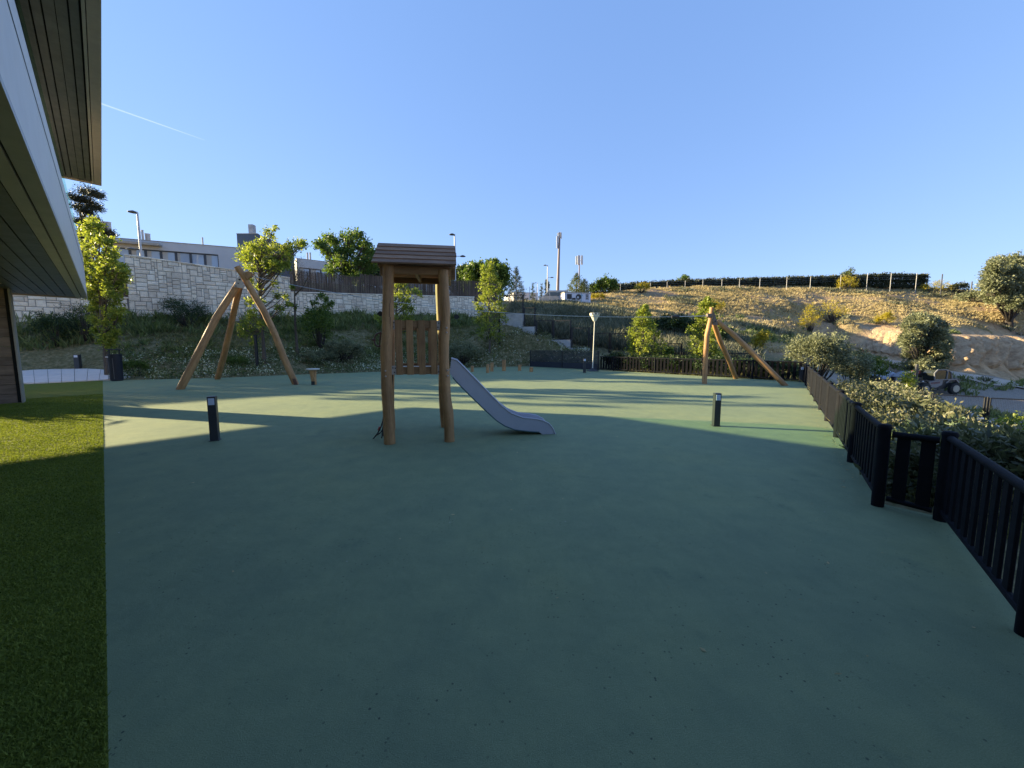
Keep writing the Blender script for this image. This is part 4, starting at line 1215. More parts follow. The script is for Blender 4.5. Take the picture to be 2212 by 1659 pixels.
def ashlar(name, label, t0, t1, zb, ztf, seed):
    """ztf(t): wall top height. Blocks of mixed size laid on a 0.15 m grid in front of a mortar core"""
    r_ = random.Random(seed); g = .14
    nx = int((t1 - t0) / g); zmax = max(ztf(t0), ztf(t1), ztf((t0 + t1) / 2)); nz = int((zmax - zb) / g) + 1
    occ = [[False] * nz for _ in range(nx)]
    b = MB()
    for j in range(nz):
        for i in range(nx):
            if occ[i][j]: continue
            w, h = r_.choice([(3, 2), (4, 2), (5, 2), (3, 1), (2, 2), (4, 1), (2, 3), (3, 3), (5, 2), (4, 2), (2, 4), (4, 3)])
            while w > 1 and (i + w > nx or any(occ[i + k][j] for k in range(w) if i + k < nx)): w -= 1
            h = min(h, nz - j)
            hh = 1
            while hh < h and not any(occ[i + k][j + hh] for k in range(w)): hh += 1
            for k in range(w):
                for q in range(hh): occ[i + k][j + q] = True
            x0, x1 = t0 + i * g + .010, t0 + (i + w) * g - .010
            z0, z1 = zb + j * g + .013, zb + (j + hh) * g - .013
            zc = ztf((x0 + x1) / 2) - .01
            if z0 > zc - .04: continue
            z1 = min(z1, zc)
            e = r_.uniform(.02, .05)
            P = lambda x, z, o: WA + WD * x + ZV * z + WN * (o + .0)
            k = .03
            n0 = len(b.v)
            b.v += [tuple(P(x0, z0, 0)), tuple(P(x1, z0, 0)), tuple(P(x1, z1, 0)), tuple(P(x0, z1, 0)),
                    tuple(P(x0 + k, z0 + k, e)), tuple(P(x1 - k, z0 + k, e * r_.uniform(.6, 1.1))), tuple(P(x1 - k, z1 - k, e)), tuple(P(x0 + k, z1 - k, e * r_.uniform(.6, 1.1)))]
            for q in ((4, 5, 6, 7), (0, 1, 5, 4), (1, 2, 6, 5), (2, 3, 7, 6), (3, 0, 4, 7)):
                b.face(tuple(n0 + z for z in q), [(0, 0), (1, 0), (1, 1), (0, 1)])
    T = thing('stone_wall', label, 'wall', tuple(WA + WD * t0 + ZV * zb))
    b.build('stone_blocks', M['stone'], T)
    b = MB(); n = max(2, int((t1 - t0) / 2))
    for i in range(n):
        a, c = t0 + (t1 - t0) * i / n, t0 + (t1 - t0) * (i + 1) / n
        A_ = [WA + WD * a + ZV * (zb - .5), WA + WD * c + ZV * (zb - .5), WA + WD * c + ZV * (ztf(c) - .012), WA + WD * a + ZV * (ztf(a) - .012)]
        b.prism(A_, -WN * .35)
    b.build('core', M['mortar'], T)
    # coping
    b = MB()
    for i in range(n * 2):
        a, c = t0 + (t1 - t0) * i / n / 2, t0 + (t1 - t0) * (i + 1) / n / 2
        b.bar(WA + WD * (a + .01) + ZV * (ztf(a) + .03) - WN * .15, WA + WD * (c - .01) + ZV * (ztf(c) + .03) - WN * .15, .44, .09, bev=.015)
    b.build('coping', M['stone'], T)
tL, tM, tR1, tE = wall_t(283), wall_t(632), wall_t(1025), wall_t(1085)
tl0 = -16.0
zl = wall_z(200, 640)
ashlar('stone_wall', 'low left stretch of the cream stone wall in front of a reed screen', tl0, tL, 1.6, lambda t: zl, 1)
za, zbb = wall_z(283, 551), wall_z(632, 601)
ashlar('stone_wall', 'tall cream stone wall with sloping top in front of the grey house', tL, tM, 1.8, lambda t: za + (zbb - za) * ((t - tL) / (tM - tL)), 2)
zc0, zc1 = wall_z(660, 634), wall_z(1020, 642)
ashlar('stone_wall', 'long low cream stone wall below the reed screen, behind the play tower', tM, tR1, 2.3, lambda t: zc0 + (zc1 - zc0) * ((t - tM) / (tR1 - tM)), 3)
ze_ = wall_z(1050, 655)
ashlar('stone_wall', 'last lower step of the cream stone wall next to the stepped mesh fence', tR1, tE, 2.8, lambda t: ze_, 4)
def reed(label, u0, v0, u1, v1, off, drop, name='reed_screen', tt=None):
    if tt: ta, tb, zta, ztb = tt
    else:
        ta, tb = wall_t(u0), wall_t(u1); zta, ztb = wall_z(u0, v0), wall_z(u1, v1)
    T = thing(name, label, 'screen fence', tuple(WA + WD * ta - WN * off + ZV * (zta - drop)))
    n = int(abs(tb - ta) / .022)
    V = np.zeros((n, 2, 4, 3))
    x = np.linspace(ta, tb, n) + rng.normal(0, .006, n); k = (x - ta) / (tb - ta)
    zt = zta + (ztb - zta) * k + rng.uniform(-.09, .06, n); zb = zta + (ztb - zta) * k - drop
    o = off + rng.uniform(-.02, .02, n); w = rng.uniform(.009, .018, n)
    W = np.array(WA)[None]; D = np.array(WD)[None]; N = np.array(WN)[None]; Zv = np.array([[0, 0, 1.]])
    base = W + D * x[:, None] - N * o[:, None]; ln = rng.normal(0, .02, n)
    for s, sg in enumerate((1, -1)):
        nn = N * .008 * sg
        V[:, s, 0] = base - D * w[:, None] * sg + nn + Zv * zb[:, None]; V[:, s, 1] = base + D * w[:, None] * sg + nn + Zv * zb[:, None]
        V[:, s, 2] = base + D * (w * sg + ln)[:, None] + nn + Zv * zt[:, None]; V[:, s, 3] = base - D * (w * sg - ln)[:, None] + nn + Zv * zt[:, None]
    npmesh('reeds', V, 4, M['reed'], T)
    b = MB(); m2 = max(1, int(abs(tb - ta) / 2.5))
    for i in range(m2 + 1):
        t = ta + (tb - ta) * i / m2; q = WA + WD * t - WN * (off + .06); zz = zta + (ztb - zta) * i / m2
        b.bar(q + ZV * (zz - drop), q + ZV * (zz + .02), .05, .05)
    for f_ in (.15, .55, .9):
        q0 = WA + WD * ta - WN * (off + .04) + ZV * (zta - drop * f_); q1 = WA + WD * tb - WN * (off + .04) + ZV * (ztb - drop * f_); b.bar(q0, q1, .02, .02)
    b.build('posts_and_wires', M['boll'], T)
reed('short dark reed screen behind the low left stone wall', 236, 565, 290, 571, .9, 2.4)
reed('long brown reed screen, first section right of the tall stone wall', 636, 580, 785, 597, .5, 2.3)
reed('brown reed screen section behind the play tower', 786, 590, 940, 606, .5, 2.1)
reed('brown reed screen section between the tower and the mesh fence', 941, 604, 1028, 605, .5, 2.1)
reed('last brown reed screen section ending above the mesh fence', 1029, 606, 1082, 612, .5, 2.2)
tz = zl + 2.6
reed('reed screen along the low stone wall, far left', 0, 0, 0, 0, .9, 2.6, tt=(tl0, wall_t(235), tz, tz))

# low white retaining wall behind the shrubs
b = MB()
for (u0, u1, v0, v1, Y) in ((768, 828, 772, 797, 29.5), (828, 900, 779, 800, 29.5)):
    a, c = A(u0, v1, Y), A(u1, v1, Y); h = zat(v0, Y) - zat(v1, Y)
    b.bar(a + ZV * (h / 2 - .2), c + ZV * (h / 2 - .2), .25, h + .4)
tag(b.build('low_wall', M['concrete'], None, tuple(A(800, 797, 29.5)), bevel=.02), 'low pale retaining wall on the bank, left of the play tower', 'wall')

# ------------------------------------------------------------------ houses beyond the walls
def house(label, u0, u1, vt, vb, Y0, Y1, depth, win=None, mat='housewall', side=None, grp=None):
    """front face from (u0,Y0) to (u1,Y1), top at vt (at u0)"""
    a, c = A(u0, vt, Y0), A(u1, vt, Y1)
    zt = a.z; zb = min(A(u0, vb, Y0).z, zt - 3.2)
    a.z = c.z = 0
    d = (c - a); L = d.length; d.normalize(); n = Vector((-d.y, d.x, 0))
    T = thing('house', label, 'house', tuple((a + c) / 2 + ZV * zb), grp)
    def P(x, o, z): return a + d * x + n * o + ZV * z
    b = MB()
    wl = []
    if win:
        wx0, wx1, wz1, wz0 = [None] * 4
        wu0, wu1, wv0, wv1, npane = win
        x0 = (HP(wu0, wv0, a, n) - a).dot(d); x1 = (HP(wu1, wv0, a, n) - a).dot(d)
        z1 = HP(wu0, wv0, a, n).z; z0 = max(zb, z1 - 2.4)
        b.box(P(x0 / 2, .15, (zt + zb) / 2), (x0 / 2, .15, (zt - zb) / 2), (d, n, ZV))
        b.box(P((x1 + L) / 2, .15, (zt + zb) / 2), ((L - x1) / 2, .15, (zt - zb) / 2), (d, n, ZV))
        b.box(P((x0 + x1) / 2, .15, (zt + z1) / 2), ((x1 - x0) / 2, .15, (zt - z1) / 2), (d, n, ZV))
        if z0 > zb + .05: b.box(P((x0 + x1) / 2, .15, (z0 + zb) / 2), ((x1 - x0) / 2, .15, (z0 - zb) / 2), (d, n, ZV))
    else:
        b.box(P(L / 2, .15, (zt + zb) / 2), (L / 2, .15, (zt - zb) / 2), (d, n, ZV))
    b.box(P(.15, depth / 2 + .3, (zt + zb) / 2), (.15, depth / 2, (zt - zb) / 2), (d, n, ZV))
    b.box(P(L - .15, depth / 2 + .3, (zt + zb) / 2), (.15, depth / 2, (zt - zb) / 2), (d, n, ZV))
    b.box(P(L / 2, depth + .45, (zt + zb) / 2), (L / 2, .15, (zt - zb) / 2), (d, n, ZV))
    b.build('wall', M[mat], T)
    b = MB(); b.box(P(L / 2, depth / 2 + .3, zt - .25), (L / 2 - .3, depth / 2, .1), (d, n, ZV)); b.build('roof', M['concrete'], T)
    b = MB(); b.box(P(L / 2, .14, zt + .02), (L / 2 + .02, .18, .03), (d, n, ZV)); b.build('parapet_cap', M['trim'], T)
    if win:
        w = (x1 - x0) / npane
        rr = random.Random(int(u0))
        for i in range(npane):
            b = MB(); b.box(P(x0 + w * (i + .5), .2, (z0 + z1) / 2), (w / 2 - .06, .01, (z1 - z0) / 2 - .05), (d, n, ZV)); pn = b.build('window', M['window'], T)
            b = MB()
            b.box(P(x0 + w * i + .05, .19, (z0 + z1) / 2), (.05, .05, (z1 - z0) / 2), (d, n, ZV)); b.box(P(x0 + w * (i + 1) - .05, .19, (z0 + z1) / 2), (.05, .05, (z1 - z0) / 2), (d, n, ZV))
            b.box(P(x0 + w * (i + .5), .19, z1 - .05), (w / 2 - .1, .05, .05), (d, n, ZV))
            b.build('window_frame', M['frame'], pn)
            if rr.random() < .75:
                b = MB(); ww = rr.uniform(.1, .28) * w; b.box(P(x0 + w * i + .1 + ww, .185, (z0 + z1) / 2), (ww, .004, (z1 - z0) / 2 - .08), (d, n, ZV)); b.build('curtain', M['curtain'], pn)
    return T, P, L, zt, zb, d, n
T, P, L, zt, zb, d, n = house('long flat-roofed grey house with a band of windows above the tall stone wall', 222, 512, 512, 580, 37, 41, 8, (243, 470, 533, 560, 7))
b = MB(); x = (HP(275, 528, P(0, 0, 0), n) - P(0, 0, 0)).dot(d); b.box(P(x, -.35, HP(275, 526, P(0, 0, 0), n).z), (2.6, .35, .1), (d, n, ZV)); b.build('canopy', M['trim'], T)
for u, vt_, r in ((229, 479, .16), (238, 480, .16), (302, 500, .09), (308.5, 497, .09), (315, 504, .07), (321, 505, .14), (437, 513, .07)):
    q = HP(u, 512, P(0, 2, 0), n); q.z = zt - .3; hh = A(u, vt_ if True else 0, q.y).z
    b = MB(); b.tube([q, Vector((q.x, q.y, hh - .08)), Vector((q.x, q.y, hh))], [r, r, r * 1.25], 10); b.build('chimney', M['concrete'], T)
T2, P2, L2, zt2, zb2, d2, n2 = house('dark grey box-shaped house part with a chimney, right of the long grey house', 511, 556, 505, 600, 47, 47, 7, None, 'housedark')
q = P2(.9, 1.5, zt2 - .3); hh = A(517, 486, q.y).z
b = MB(); b.box(Vector((q.x, q.y, (q.z + hh) / 2)), (.28, .28, (hh - q.z) / 2), (d2, n2, ZV)); b.build('chimney', M['concrete'], T2)
T3, P3, L3, zt3, zb3, d3, n3 = house('pale flat-roofed house half hidden by the big tree behind the reed screen', 640, 800, 558, 600, 56, 62, 8, (645, 760, 577, 600, 5))
for u in (665, 671):
    q = HP(u, 570, P3(0, 2, 0), n3); q.z = zt3 - .3; hh = A(u, 545.5, q.y).z
    b = MB(); b.tube([q, Vector((q.x, q.y, hh))], .12, 10); b.build('chimney', M['concrete'], T3)
house('pale low house just visible between the posts of the play tower', 840, 940, 588, 615, 60, 62, 6, None)
house('pale distant low building behind the street fence', 1110, 1162, 631, 640, 120, 122, 12, None)
# ------------------------------------------------------------------ street lamps, masts, cabins
def lamp(label, u, vt, vb, Y, r, heads):
    c = A(u, vb, Y); zt = A(u, vt, Y).z
    T = thing('street_lamp', label, 'street lamp', tuple(c), 'street lamps behind the walls')
    b = MB(); b.tube([c - ZV * 1.5, Vector((c.x, c.y, zt))], [r, r * .6], 12); b.build('pole', M['fpole'], T, smooth=True)
    for (v, dx) in heads:
        z = A(u, v, Y).z
        b = MB(); b.bar(Vector((c.x, c.y, z)), Vector((c.x + dx * .45, c.y, z)), .05, .05)
        q = Vector((c.x + dx * .6, c.y, z)); b.lathe(q, [(.12, -.07), (.33, -.04), (.34, 0), (.22, .06), (.08, .12)], 16)
        b.build('lamp_head', M['housedark'], T)
lamp('street lamp with flat round head behind the tall stone wall', 306, 459, 560, 33, .11, ((458, -.6), (538, -1.3)))
lamp('white street lamp with two arms, right of the tower roof', 984, 506, 640, 46, .12, ((506.5, -.5), (553.5, 1.5)))
lamp('distant thin street lamp left of the tall antenna mast', 1182.5, 573, 634, 75, .13, ((573, -.8), (599.5, 1.4)))
lamp('faintest street lamp, tiny, left of the one beside the mast', 1161, 610, 632, 130, .12, ((611, -1.2),))

def mast(label, u0, ut, vt, vb, Y, r0, r1, va, pw):
    c = A(u0, vb, Y); t = A(ut, vt, Y)
    T = thing('antenna_mast', label, 'antenna mast', tuple(c), 'phone masts on the skyline')
    b = MB(); b.tube([c - ZV * 2, c.lerp(t, .5), t], [r0, (r0 + r1) / 2, r1], 12); b.build('pole', M['mastpaint'], T, smooth=True)
    za, zb_ = A(u0, va[0], Y).z, A(u0, va[1], Y).z
    for k in range(5):
        a = k * 2 * math.pi / 5 + .4
        q = Vector((t.x + math.cos(a) * pw, t.y + math.sin(a) * pw, 0))
        b = MB(); b.box(q + ZV * ((za + zb_) / 2), (pw * .3, pw * .2, (za - zb_) / 2)); b.bar(Vector((t.x, t.y, (za + zb_) / 2)), q + ZV * ((za + zb_) / 2), .08, .08); b.build('antenna_panel', M['fpole'], T)
    return T, c, t
M['mastpaint'] = flat('weathered_mast_paint', (.20, .16, .16), .6, .2, .6)
T, c, t = mast('tallest skyline mast with white antenna panels at its top', 1204.5, 1209, 502, 628, 95, .40, .2, (503, 515), .42)
b = MB(); q = c.lerp(t, .83) + Vector((-.5, -.2, 0)); b.box(q, (.2, .2, 1.4)); b.build('antenna_panel', M['fpole'], T)
mast('shorter skyline mast with a crown of white panels behind the light conifer', 1250, 1252, 552, 640, 130, .2, .18, (553, 571), .95)
def container():
    Y = 58
    a, c = A(1219, 651, Y), A(1276, 653, Y + 1)
    a.z = c.z = zat(654, Y) - .6; h = zat(632, Y) - a.z
    d = (c - a); L = d.length; d.normalize(); n = Vector((-d.y, d.x, 0))
    T = thing('white_cabin', 'white box cabin with a round dark porthole and dark upright lettering on the street', 'cabin', tuple((a + c) / 2))
    b = MB(); b.box((a + c) / 2 + n * 1.1 + ZV * h / 2, (L / 2, 1.1, h / 2), (d, n, ZV)); b.build('body', M['paint_white'], T, bevel=.05)
    b = MB(); b.box((a + c) / 2 + n * 1.1 + ZV * (h + .05), (L / 2 + .05, 1.15, .06), (d, n, ZV)); b.build('roof', M['trim'], T)
    def F(u, v): return HP(u, v, a - n * .01, n)
    b = MB(); q = F(1249.7, 641.5); b.tube([q, q - n * .08], .42, 22); b.build('porthole', M['machdark'], T)
    b = MB(); q = F(1247.8, 642.5) - n * .085; b.tube([q, q - n * .02], .16, 12); b.build('porthole_glint', M['fpole'], T)
    b = MB(); b.box(F(1230, 640.5) - n * .02, (.36, .03, .36), (d, n, ZV)); b.build('window', M['machdark'], T)
    b = MB(); b.box(F(1239.5, 645.5) - n * .02, (.26, .02, .14), (d, n, ZV)); b.build('vent', M['machdark'], T)
    b = MB(); b.box(F(1256, 643) - n * .02, (.03, .02, .7), (d, n, ZV)); b.box(F(1257, 638) - n * .02, (.14, .02, .1), (d, n, ZV)); b.build('light_blue_mark', flat('pale_blue_mark', (.25, .42, .5), .6, .1), T)
    b = MB()                       # upright lettering, letters turned on their side and stacked
    for i, v in enumerate((636.3, 638.9, 641.5, 644.1, 646.8)):
        q = F(1268.3, v) - n * .02
        b.box(q - d * .17, (.025, .015, .085), (d, n, ZV)); b.box(q + d * .17, (.025, .015, .085), (d, n, ZV))
        b.box(q + ZV * .06, (.15, .015, .022), (d, n, ZV))
        if i % 2: b.box(q - ZV * .06, (.15, .015, .022), (d, n, ZV))
    b.build('lettering', M['machdark'], T)
container()
def van():
    Y = 60
    c = A(1197, 650, Y); c.z -= .8
    T = thing('parked_van', 'pale dusty van parked left of the white cabin, half hidden by weeds', 'van', tuple(c))
    ht = zat(627, Y) - c.z
    b = MB()
    prof = [(-2.3, .4), (2.3, .4), (2.3, 1.2), (2.15, ht), (-.9, ht), (-1.7, ht * .62), (-2.3, ht * .55)]
    b.prism([c + Vector((x, 0, z)) for x, z in prof], (0, 1.9, 0)); b.build('body', M['curtain'], T, bevel=.08)
    b = MB(); b.prism([c + Vector((x, -.012, z)) for x, z in ((-1.5, ht * .64), (1.9, ht * .64), (1.85, ht * .88), (-.85, ht * .88))], (0, .01, 0)); b.build('window', M['cabglass'], T)
    for x in (-1.4, 1.4):
        b = MB(); b.tube([c + Vector((x, -.05, .36)), c + Vector((x, .2, .36))], .36, 16); b.build('wheel', M['tyre'], T)
van()
# street fence of thin posts on the skyline, above the first mesh panel
T = thing('street_fence', 'light wire fence on thin pale posts along the street, left of the van', 'fence', tuple(A(1150, 635, 55)))
b = MB(); w = MB()
fp = [A(1086 + i * 14.5, 640 + i * .6, 52 + i * 1.1) for i in range(8)]
for i, q in enumerate(fp):
    b.bar(q - ZV * .6, q + ZV * 1.5, .07, .07)
    if i: 
        for k in range(7): w.bar(fp[i - 1] + ZV * (.1 + k * .22), q + ZV * (.1 + k * .22), .012, .012)
b.build('fence_post', M['fpole'], T); w.build('wire_mesh', M['steel'], T)

# light-coloured posts and wires in front of the ridge hedge
T = thing('ridge_fence', 'wire fence on pale concrete posts in front of the dark hedge on the hill top', 'fence', tuple(A(1700, 615, 76)))
prevq = None
htop = lambda u: float(np.interp(u, [1325, 1350, 1500, 1700, 1800, 1900, 2000, 2100], [616, 614.5, 606.5, 600.5, 596, 590.7, 591.5, 610]))
ridge = lambda u: float(np.interp(u, [1300, 1400, 1500, 1900, 2000, 2100], [630, 623, 620, 619, 620, 630]))
for i, u in enumerate([1340, 1375, 1405, 1441, 1480, 1518, 1559, 1597, 1641, 1699, 1750, 1815, 1872, 1923, 1978]):
    Y = 74
    q = A(u, ridge(u), Y); gz = hz(q.x, q.y); top = A(u, htop(u) - 1.5, Y).z
    top = max(top, gz + 1.0)
    b = MB(); b.bar(Vector((q.x, q.y, gz - .3)), Vector((q.x, q.y, top)), .07, .07); b.build('fence_post', M['concrete'], T)
    cur = Vector((q.x, q.y, top - .1))
    if prevq:
        b = MB()
        for k in range(4): b.bar(prevq - ZV * k * .35, cur - ZV * k * .35, .008, .008)
        b.build('wire', M['steel'], T)
    prevq = cur
for u, v, Y, lab in ((2098, 608, 70, 'small dark sign post on the hill skyline, left of the big round tree'), (2034, 592, 72, 'thin pale post on the hill skyline above the yellow bush')):
    q = A(u, v + 18, Y); gz = hz(q.x, q.y); top = A(u, v, Y).z
    b = MB(); b.bar(Vector((q.x, q.y, gz - .2)), Vector((q.x, q.y, max(top, gz + 1.4))), .12, .12)
    tag(b.build('marker_post', M['boll'], None, (q.x, q.y, gz)), lab, 'post')

# ------------------------------------------------------------------ machine yard on the right
def telehandler():
    Yc = 36.5
    wl, wr = A(1969, 847, Yc), A(2037, 849, Yc)
    gz = min(wl.z, wr.z)
    c = (wl + wr) / 2; c.z = gz
    T = thing('telehandler', 'dusty grey telescopic handler with red boom joint, parked below the dirt track', 'telehandler', tuple(c))
    dx = (wr - wl).length / 2
    X = Vector((1, .08, 0)).normalized(); N = Vector((X.y, -X.x, 0))
    def P(x, o, z): return c + X * x + N * o + ZV * z
    for x, o, mt in ((-dx, .75, 'rim'), (dx, .75, 'rim'), (-dx, -.95, 'rim'), (dx, -.95, 'rim')):
        b = MB(); r = .52
        b.tube([P(x, o, r), P(x, o + .06, r), P(x, o + .30, r), P(x, o + .36, r)], [r * .86, r, r, r * .86], 24)
        for k in range(20):
            a = k * math.pi / 10; q = P(x + math.cos(a) * r, o + .18, r + math.sin(a) * r); b.box(q, (.05, .15, .03), (X, N, ZV))
        wh = b.build('wheel', M['tyre'], T)
        b = MB(); b.tube([P(x, o + .3, r), P(x, o + .38, r)], [r * .7, r * (.62 if x > 0 else .5)], 20)
        b.build('rim', M['rim'] if x > 0 else M['mach'], wh)
    b = MB()
    prof = [(-dx - .5, .62), (-dx + .55, .48), (dx - .6, .48), (dx + .1, 1.15), (dx + .75, 1.05), (dx + .78, 1.38), (dx + .3, 1.5), (dx - .1, 1.42), (-dx + .3, 1.25), (-dx - .5, 1.15)]
    b.prism([P(x, .72, z) for x, z in prof], -N * 1.5); b.build('chassis', M['machdark'], T, bevel=.04)
    b = MB(); b.prism([P(x, .76, z) for x, z in ((-dx + .55, .66), (-dx + .6, 1.15), (-dx + 1.3, 1.3), (-dx + 2.05, 1.34), (-dx + 2.0, .85), (-dx + 1.4, .58))], -N * .06); sp_ = b.build('side_cover', M['mach'], T, bevel=.03)
    b = MB()
    for k in range(7):
        x = -dx + .85 + k * .13
        b.bar(P(x, .775, .93 + k * .012), P(x + .03, .775, 1.09 + k * .012), .03, .02, N); b.bar(P(x + .01, .776, (1.06 if k % 2 else .97) + k * .012), P(x + .10, .776, (1.08 if k % 2 else .96) + k * .012), .02, .035, N)
    b.build('red_lettering', M['machred'], sp_)
    b = MB(); b.prism([P(x, .74, z) for x, z in ((-dx + 1.15, 1.3), (-dx + 1.05, 1.95), (-dx + 1.35, 2.25), (dx - .65, 2.25), (dx - .25, 2.0), (dx - .1, 1.4))], -N * .95); cab = b.build('cab', M['cabglass'], T, bevel=.05)
    b = MB()
    for (x0, z0, x1, z1) in ((-dx + 1.15, 1.3, -dx + 1.05, 1.95), (-dx + 1.05, 1.95, -dx + 1.35, 2.27), (-dx + 1.35, 2.27, dx - .65, 2.27), (dx - .65, 2.27, dx - .25, 2.02), (dx - .25, 2.02, dx - .1, 1.4), (dx - .62, 2.25, dx - .66, 1.35), (-dx + 1.15, 1.33, dx - .1, 1.38)):
        b.bar(P(x0, .77, z0), P(x1, .77, z1), .07, .07)
    b.build('cab_frame', M['mach'], cab)
    b = MB(); b.bar(P(dx + .5, -.35, 1.6), P(-dx + .2, -.35, 1.85), .3, .3); b.bar(P(-dx + .2, -.35, 1.85), P(-dx - .9, -.35, 1.55), .24, .26); b.build('boom', M['machdark'], T, bevel=.02)
    b = MB(); b.bar(P(-dx + .75, -.3, 1.98), P(-dx + .05, -.3, 2.0), .34, .3); b.build('boom_head', M['machred'], T, bevel=.03)
    b = MB(); b.prism([P(x, .3, z) for x, z in ((-dx - 1.5, 1.55), (-dx - .7, 1.95), (-dx - .3, 2.1), (-dx + .1, 2.0), (-dx - .4, 1.65), (-dx - .9, 1.45))], -N * 1.2); b.build('bucket', M['mach'], T, bevel=.03)
    b = MB(); b.tube([P(-dx - .1, .78, 1.2), P(-dx - .1, .85, 1.2)], .07, 10); b.build('headlight', M['fpole'], T)
    b = MB(); b.prism([P(x, .8, z) for x, z in ((dx - .62, 1.0), (dx - .3, 1.3), (dx + .3, 1.32), (dx + .62, 1.02), (dx + .7, 1.1), (dx + .35, 1.42), (dx - .35, 1.4), (dx - .7, 1.06))], -N * .45); b.build('mudguard', M['mach'], T)
    b = MB(); b.prism([P(x, .8, z) for x, z in ((-dx - .62, 1.0), (-dx - .3, 1.25), (-dx + .3, 1.25), (-dx + .6, .95), (-dx + .68, 1.0), (-dx + .35, 1.33), (-dx - .35, 1.33), (-dx - .7, 1.06))], -N * .45); b.build('mudguard', M['machdark'], T)
telehandler()
def pile():
    c = A(1899, 822, 38); c.z = zat(822, 38) - .6
    T = thing('covered_pallet', 'stack of dark slats under a pale blue tarpaulin, left of the telescopic handler', 'covered stack', tuple(c))
    b = MB()
    for k in range(7): b.box(c + ZV * (.1 + k * .16), (1.05, .6, .05))
    for x in (-.9, 0, .9): b.box(c + Vector((x, 0, .55)), (.06, .55, .5))
    b.build('slats', M['machdark'], T)
    b = MB(); pr = [(-.75, .95), (-.7, 1.35), (-.35, 1.62), (.4, 1.6), (.95, 1.4), (1.15, 1.22), (1.0, 1.05), (.5, .98), (.35, .72), (-.1, .75)]
    b.prism([c + Vector((x, -.66, z)) for x, z in pr], (0, 1.25, 0)); b.build('tarpaulin', M['cloth'], T, bevel=.12)
pile()
# mesh fence below the court, right
T = thing('mesh_fence', 'low black mesh fence between the shrubs and the sunlit gravel on the right', 'fence', tuple(A(2100, 880, 18)))
fpts = [(1893, 838.5, 20.8), (2011, 850, 18.6), (2021, 852, 18.45), (2128, 857.5, 17.6), (2140, 859, 17.5), (2262, 867, 16.6), (2274, 868, 16.5), (2420, 880, 15.6)]
for i in range(0, len(fpts), 2):
    (u0, v0, Y0), (u1, v1, Y1) = fpts[i], fpts[i + 1]
    a, c = A(u0, v0, Y0), A(u1, v1, Y1); zt = (a.z + c.z) / 2; a.z = c.z = 0
    mesh_panel(T, a, c, zt - 1.75, zt, .05, .0035, .05)
    if i:
        q = A((fpts[i - 1][0] + u0) / 2, v0, (fpts[i - 1][2] + Y0) / 2); b = MB(); b.bar(Vector((q.x, q.y, zt - 2.1)), Vector((q.x, q.y, zt + .05)), .06, .06); b.build('fence_post', M['black'], T)
q = A(1972, 880, 24.0); t_ = A(1981, 787, 24.0); q.z = hz(q.x, q.y)
b = MB(); b.tube([q - ZV * .2, Vector((t_.x, t_.y, t_.z))], .09, 12); PO = b.build('sign_pole', M['boll'], None, tuple(q)); tag(PO, 'dark pole standing among the shrubs in front of the telescopic handler', 'pole')
b = MB(); z_ = zat(826, 24.0); b.bar(Vector((q.x + .1, q.y - .05, z_)), Vector((q.x + .62, q.y - .05, z_)), .05, .06); b.build('side_arm', M['boll'], PO)
# concrete kerb in the planting, bottom right
b = MB(); kp = [(2050, 878, 14.6), (2090, 893, 13.3), (2130, 915, 11.9), (2170, 935, 10.9), (2230, 965, 9.8)]
pk = [A(*k) for k in kp]
for i in range(len(pk) - 1): b.bar(pk[i], pk[i + 1], .22, .14, bev=.01)
tag(b.build('kerb', M['concrete'], None, tuple(pk[2])), 'pale concrete kerb in the grass below the court on the right', 'kerb')

for u, vb, vt, Y, lab in ((556, 792, 724, 22.3, 'black upright post beside the trunk of the airy tree, seen between trestle legs'), (1079, 772, 640, 32.2, 'tall black post beside the slender tree at the start of the stepped fence')):
    q = A(u, vb, Y); q.z = min(q.z, hz(q.x, q.y)) - .05; tp_ = A(u, vt, Y)
    b = MB(); b.bar(q, Vector((q.x, q.y, tp_.z)), .13, .13, bev=.01); b.box(Vector((q.x, q.y, tp_.z)), (.075, .075, .02)); tag(b.build('garden_post', M['black'], None, tuple(q)), lab, 'post')
# vapour trails, far away in the sky
for name, (u0, v0), (u1, v1), r0, r1, lab in (('contrail', (222, 225), (443, 303), 11, 7, 'thin white vapour trail in the sky left of the play tower'), ('contrail', (1388, 552), (1383, 604), 9, 20, 'short upright white vapour trail over the hill ridge')):
    R = 9000
    b = MB(); a = Vector((0, 0, CAMH)) + ray(u0, v0).normalized() * R; c = Vector((0, 0, CAMH)) + ray(u1, v1).normalized() * R
    ex_ = (a - c) * (.6 if u0 < 400 else 0)
    b.tube([a + ex_, a, a.lerp(c, .5), c], [r0, r0, (r0 + r1) / 2, r1 * (.3 if u0 < 400 else 1)], 8)
    mm = bpy.data.materials.get('vapour') or None
    if mm is None:
        mm, nt, bs = nodes_of('vapour'); bs.inputs['Base Color'].default_value = (.8, .9, 1.0, 1); bs.inputs['Roughness'].default_value = 1
        tr = nt.nodes.new('ShaderNodeBsdfTransparent'); mx = nt.nodes.new('ShaderNodeMixShader'); mx.inputs[0].default_value = .95
        tl = nt.nodes.new('ShaderNodeBsdfTranslucent'); tl.inputs[0].default_value = (.95, 1, 1, 1); m2 = nt.nodes.new('ShaderNodeMixShader'); m2.inputs[0].default_value = .6; nt.links.new(bs.outputs[0], m2.inputs[1]); nt.links.new(tl.outputs[0], m2.inputs[2]); bs = m2
        nt.links.new(bs.outputs[0], mx.inputs[1]); nt.links.new(tr.outputs[0], mx.inputs[2]); nt.links.new(mx.outputs[0], nt.nodes['Material Output'].inputs[0])
    tag(b.build(name, mm), lab, kind='structure')

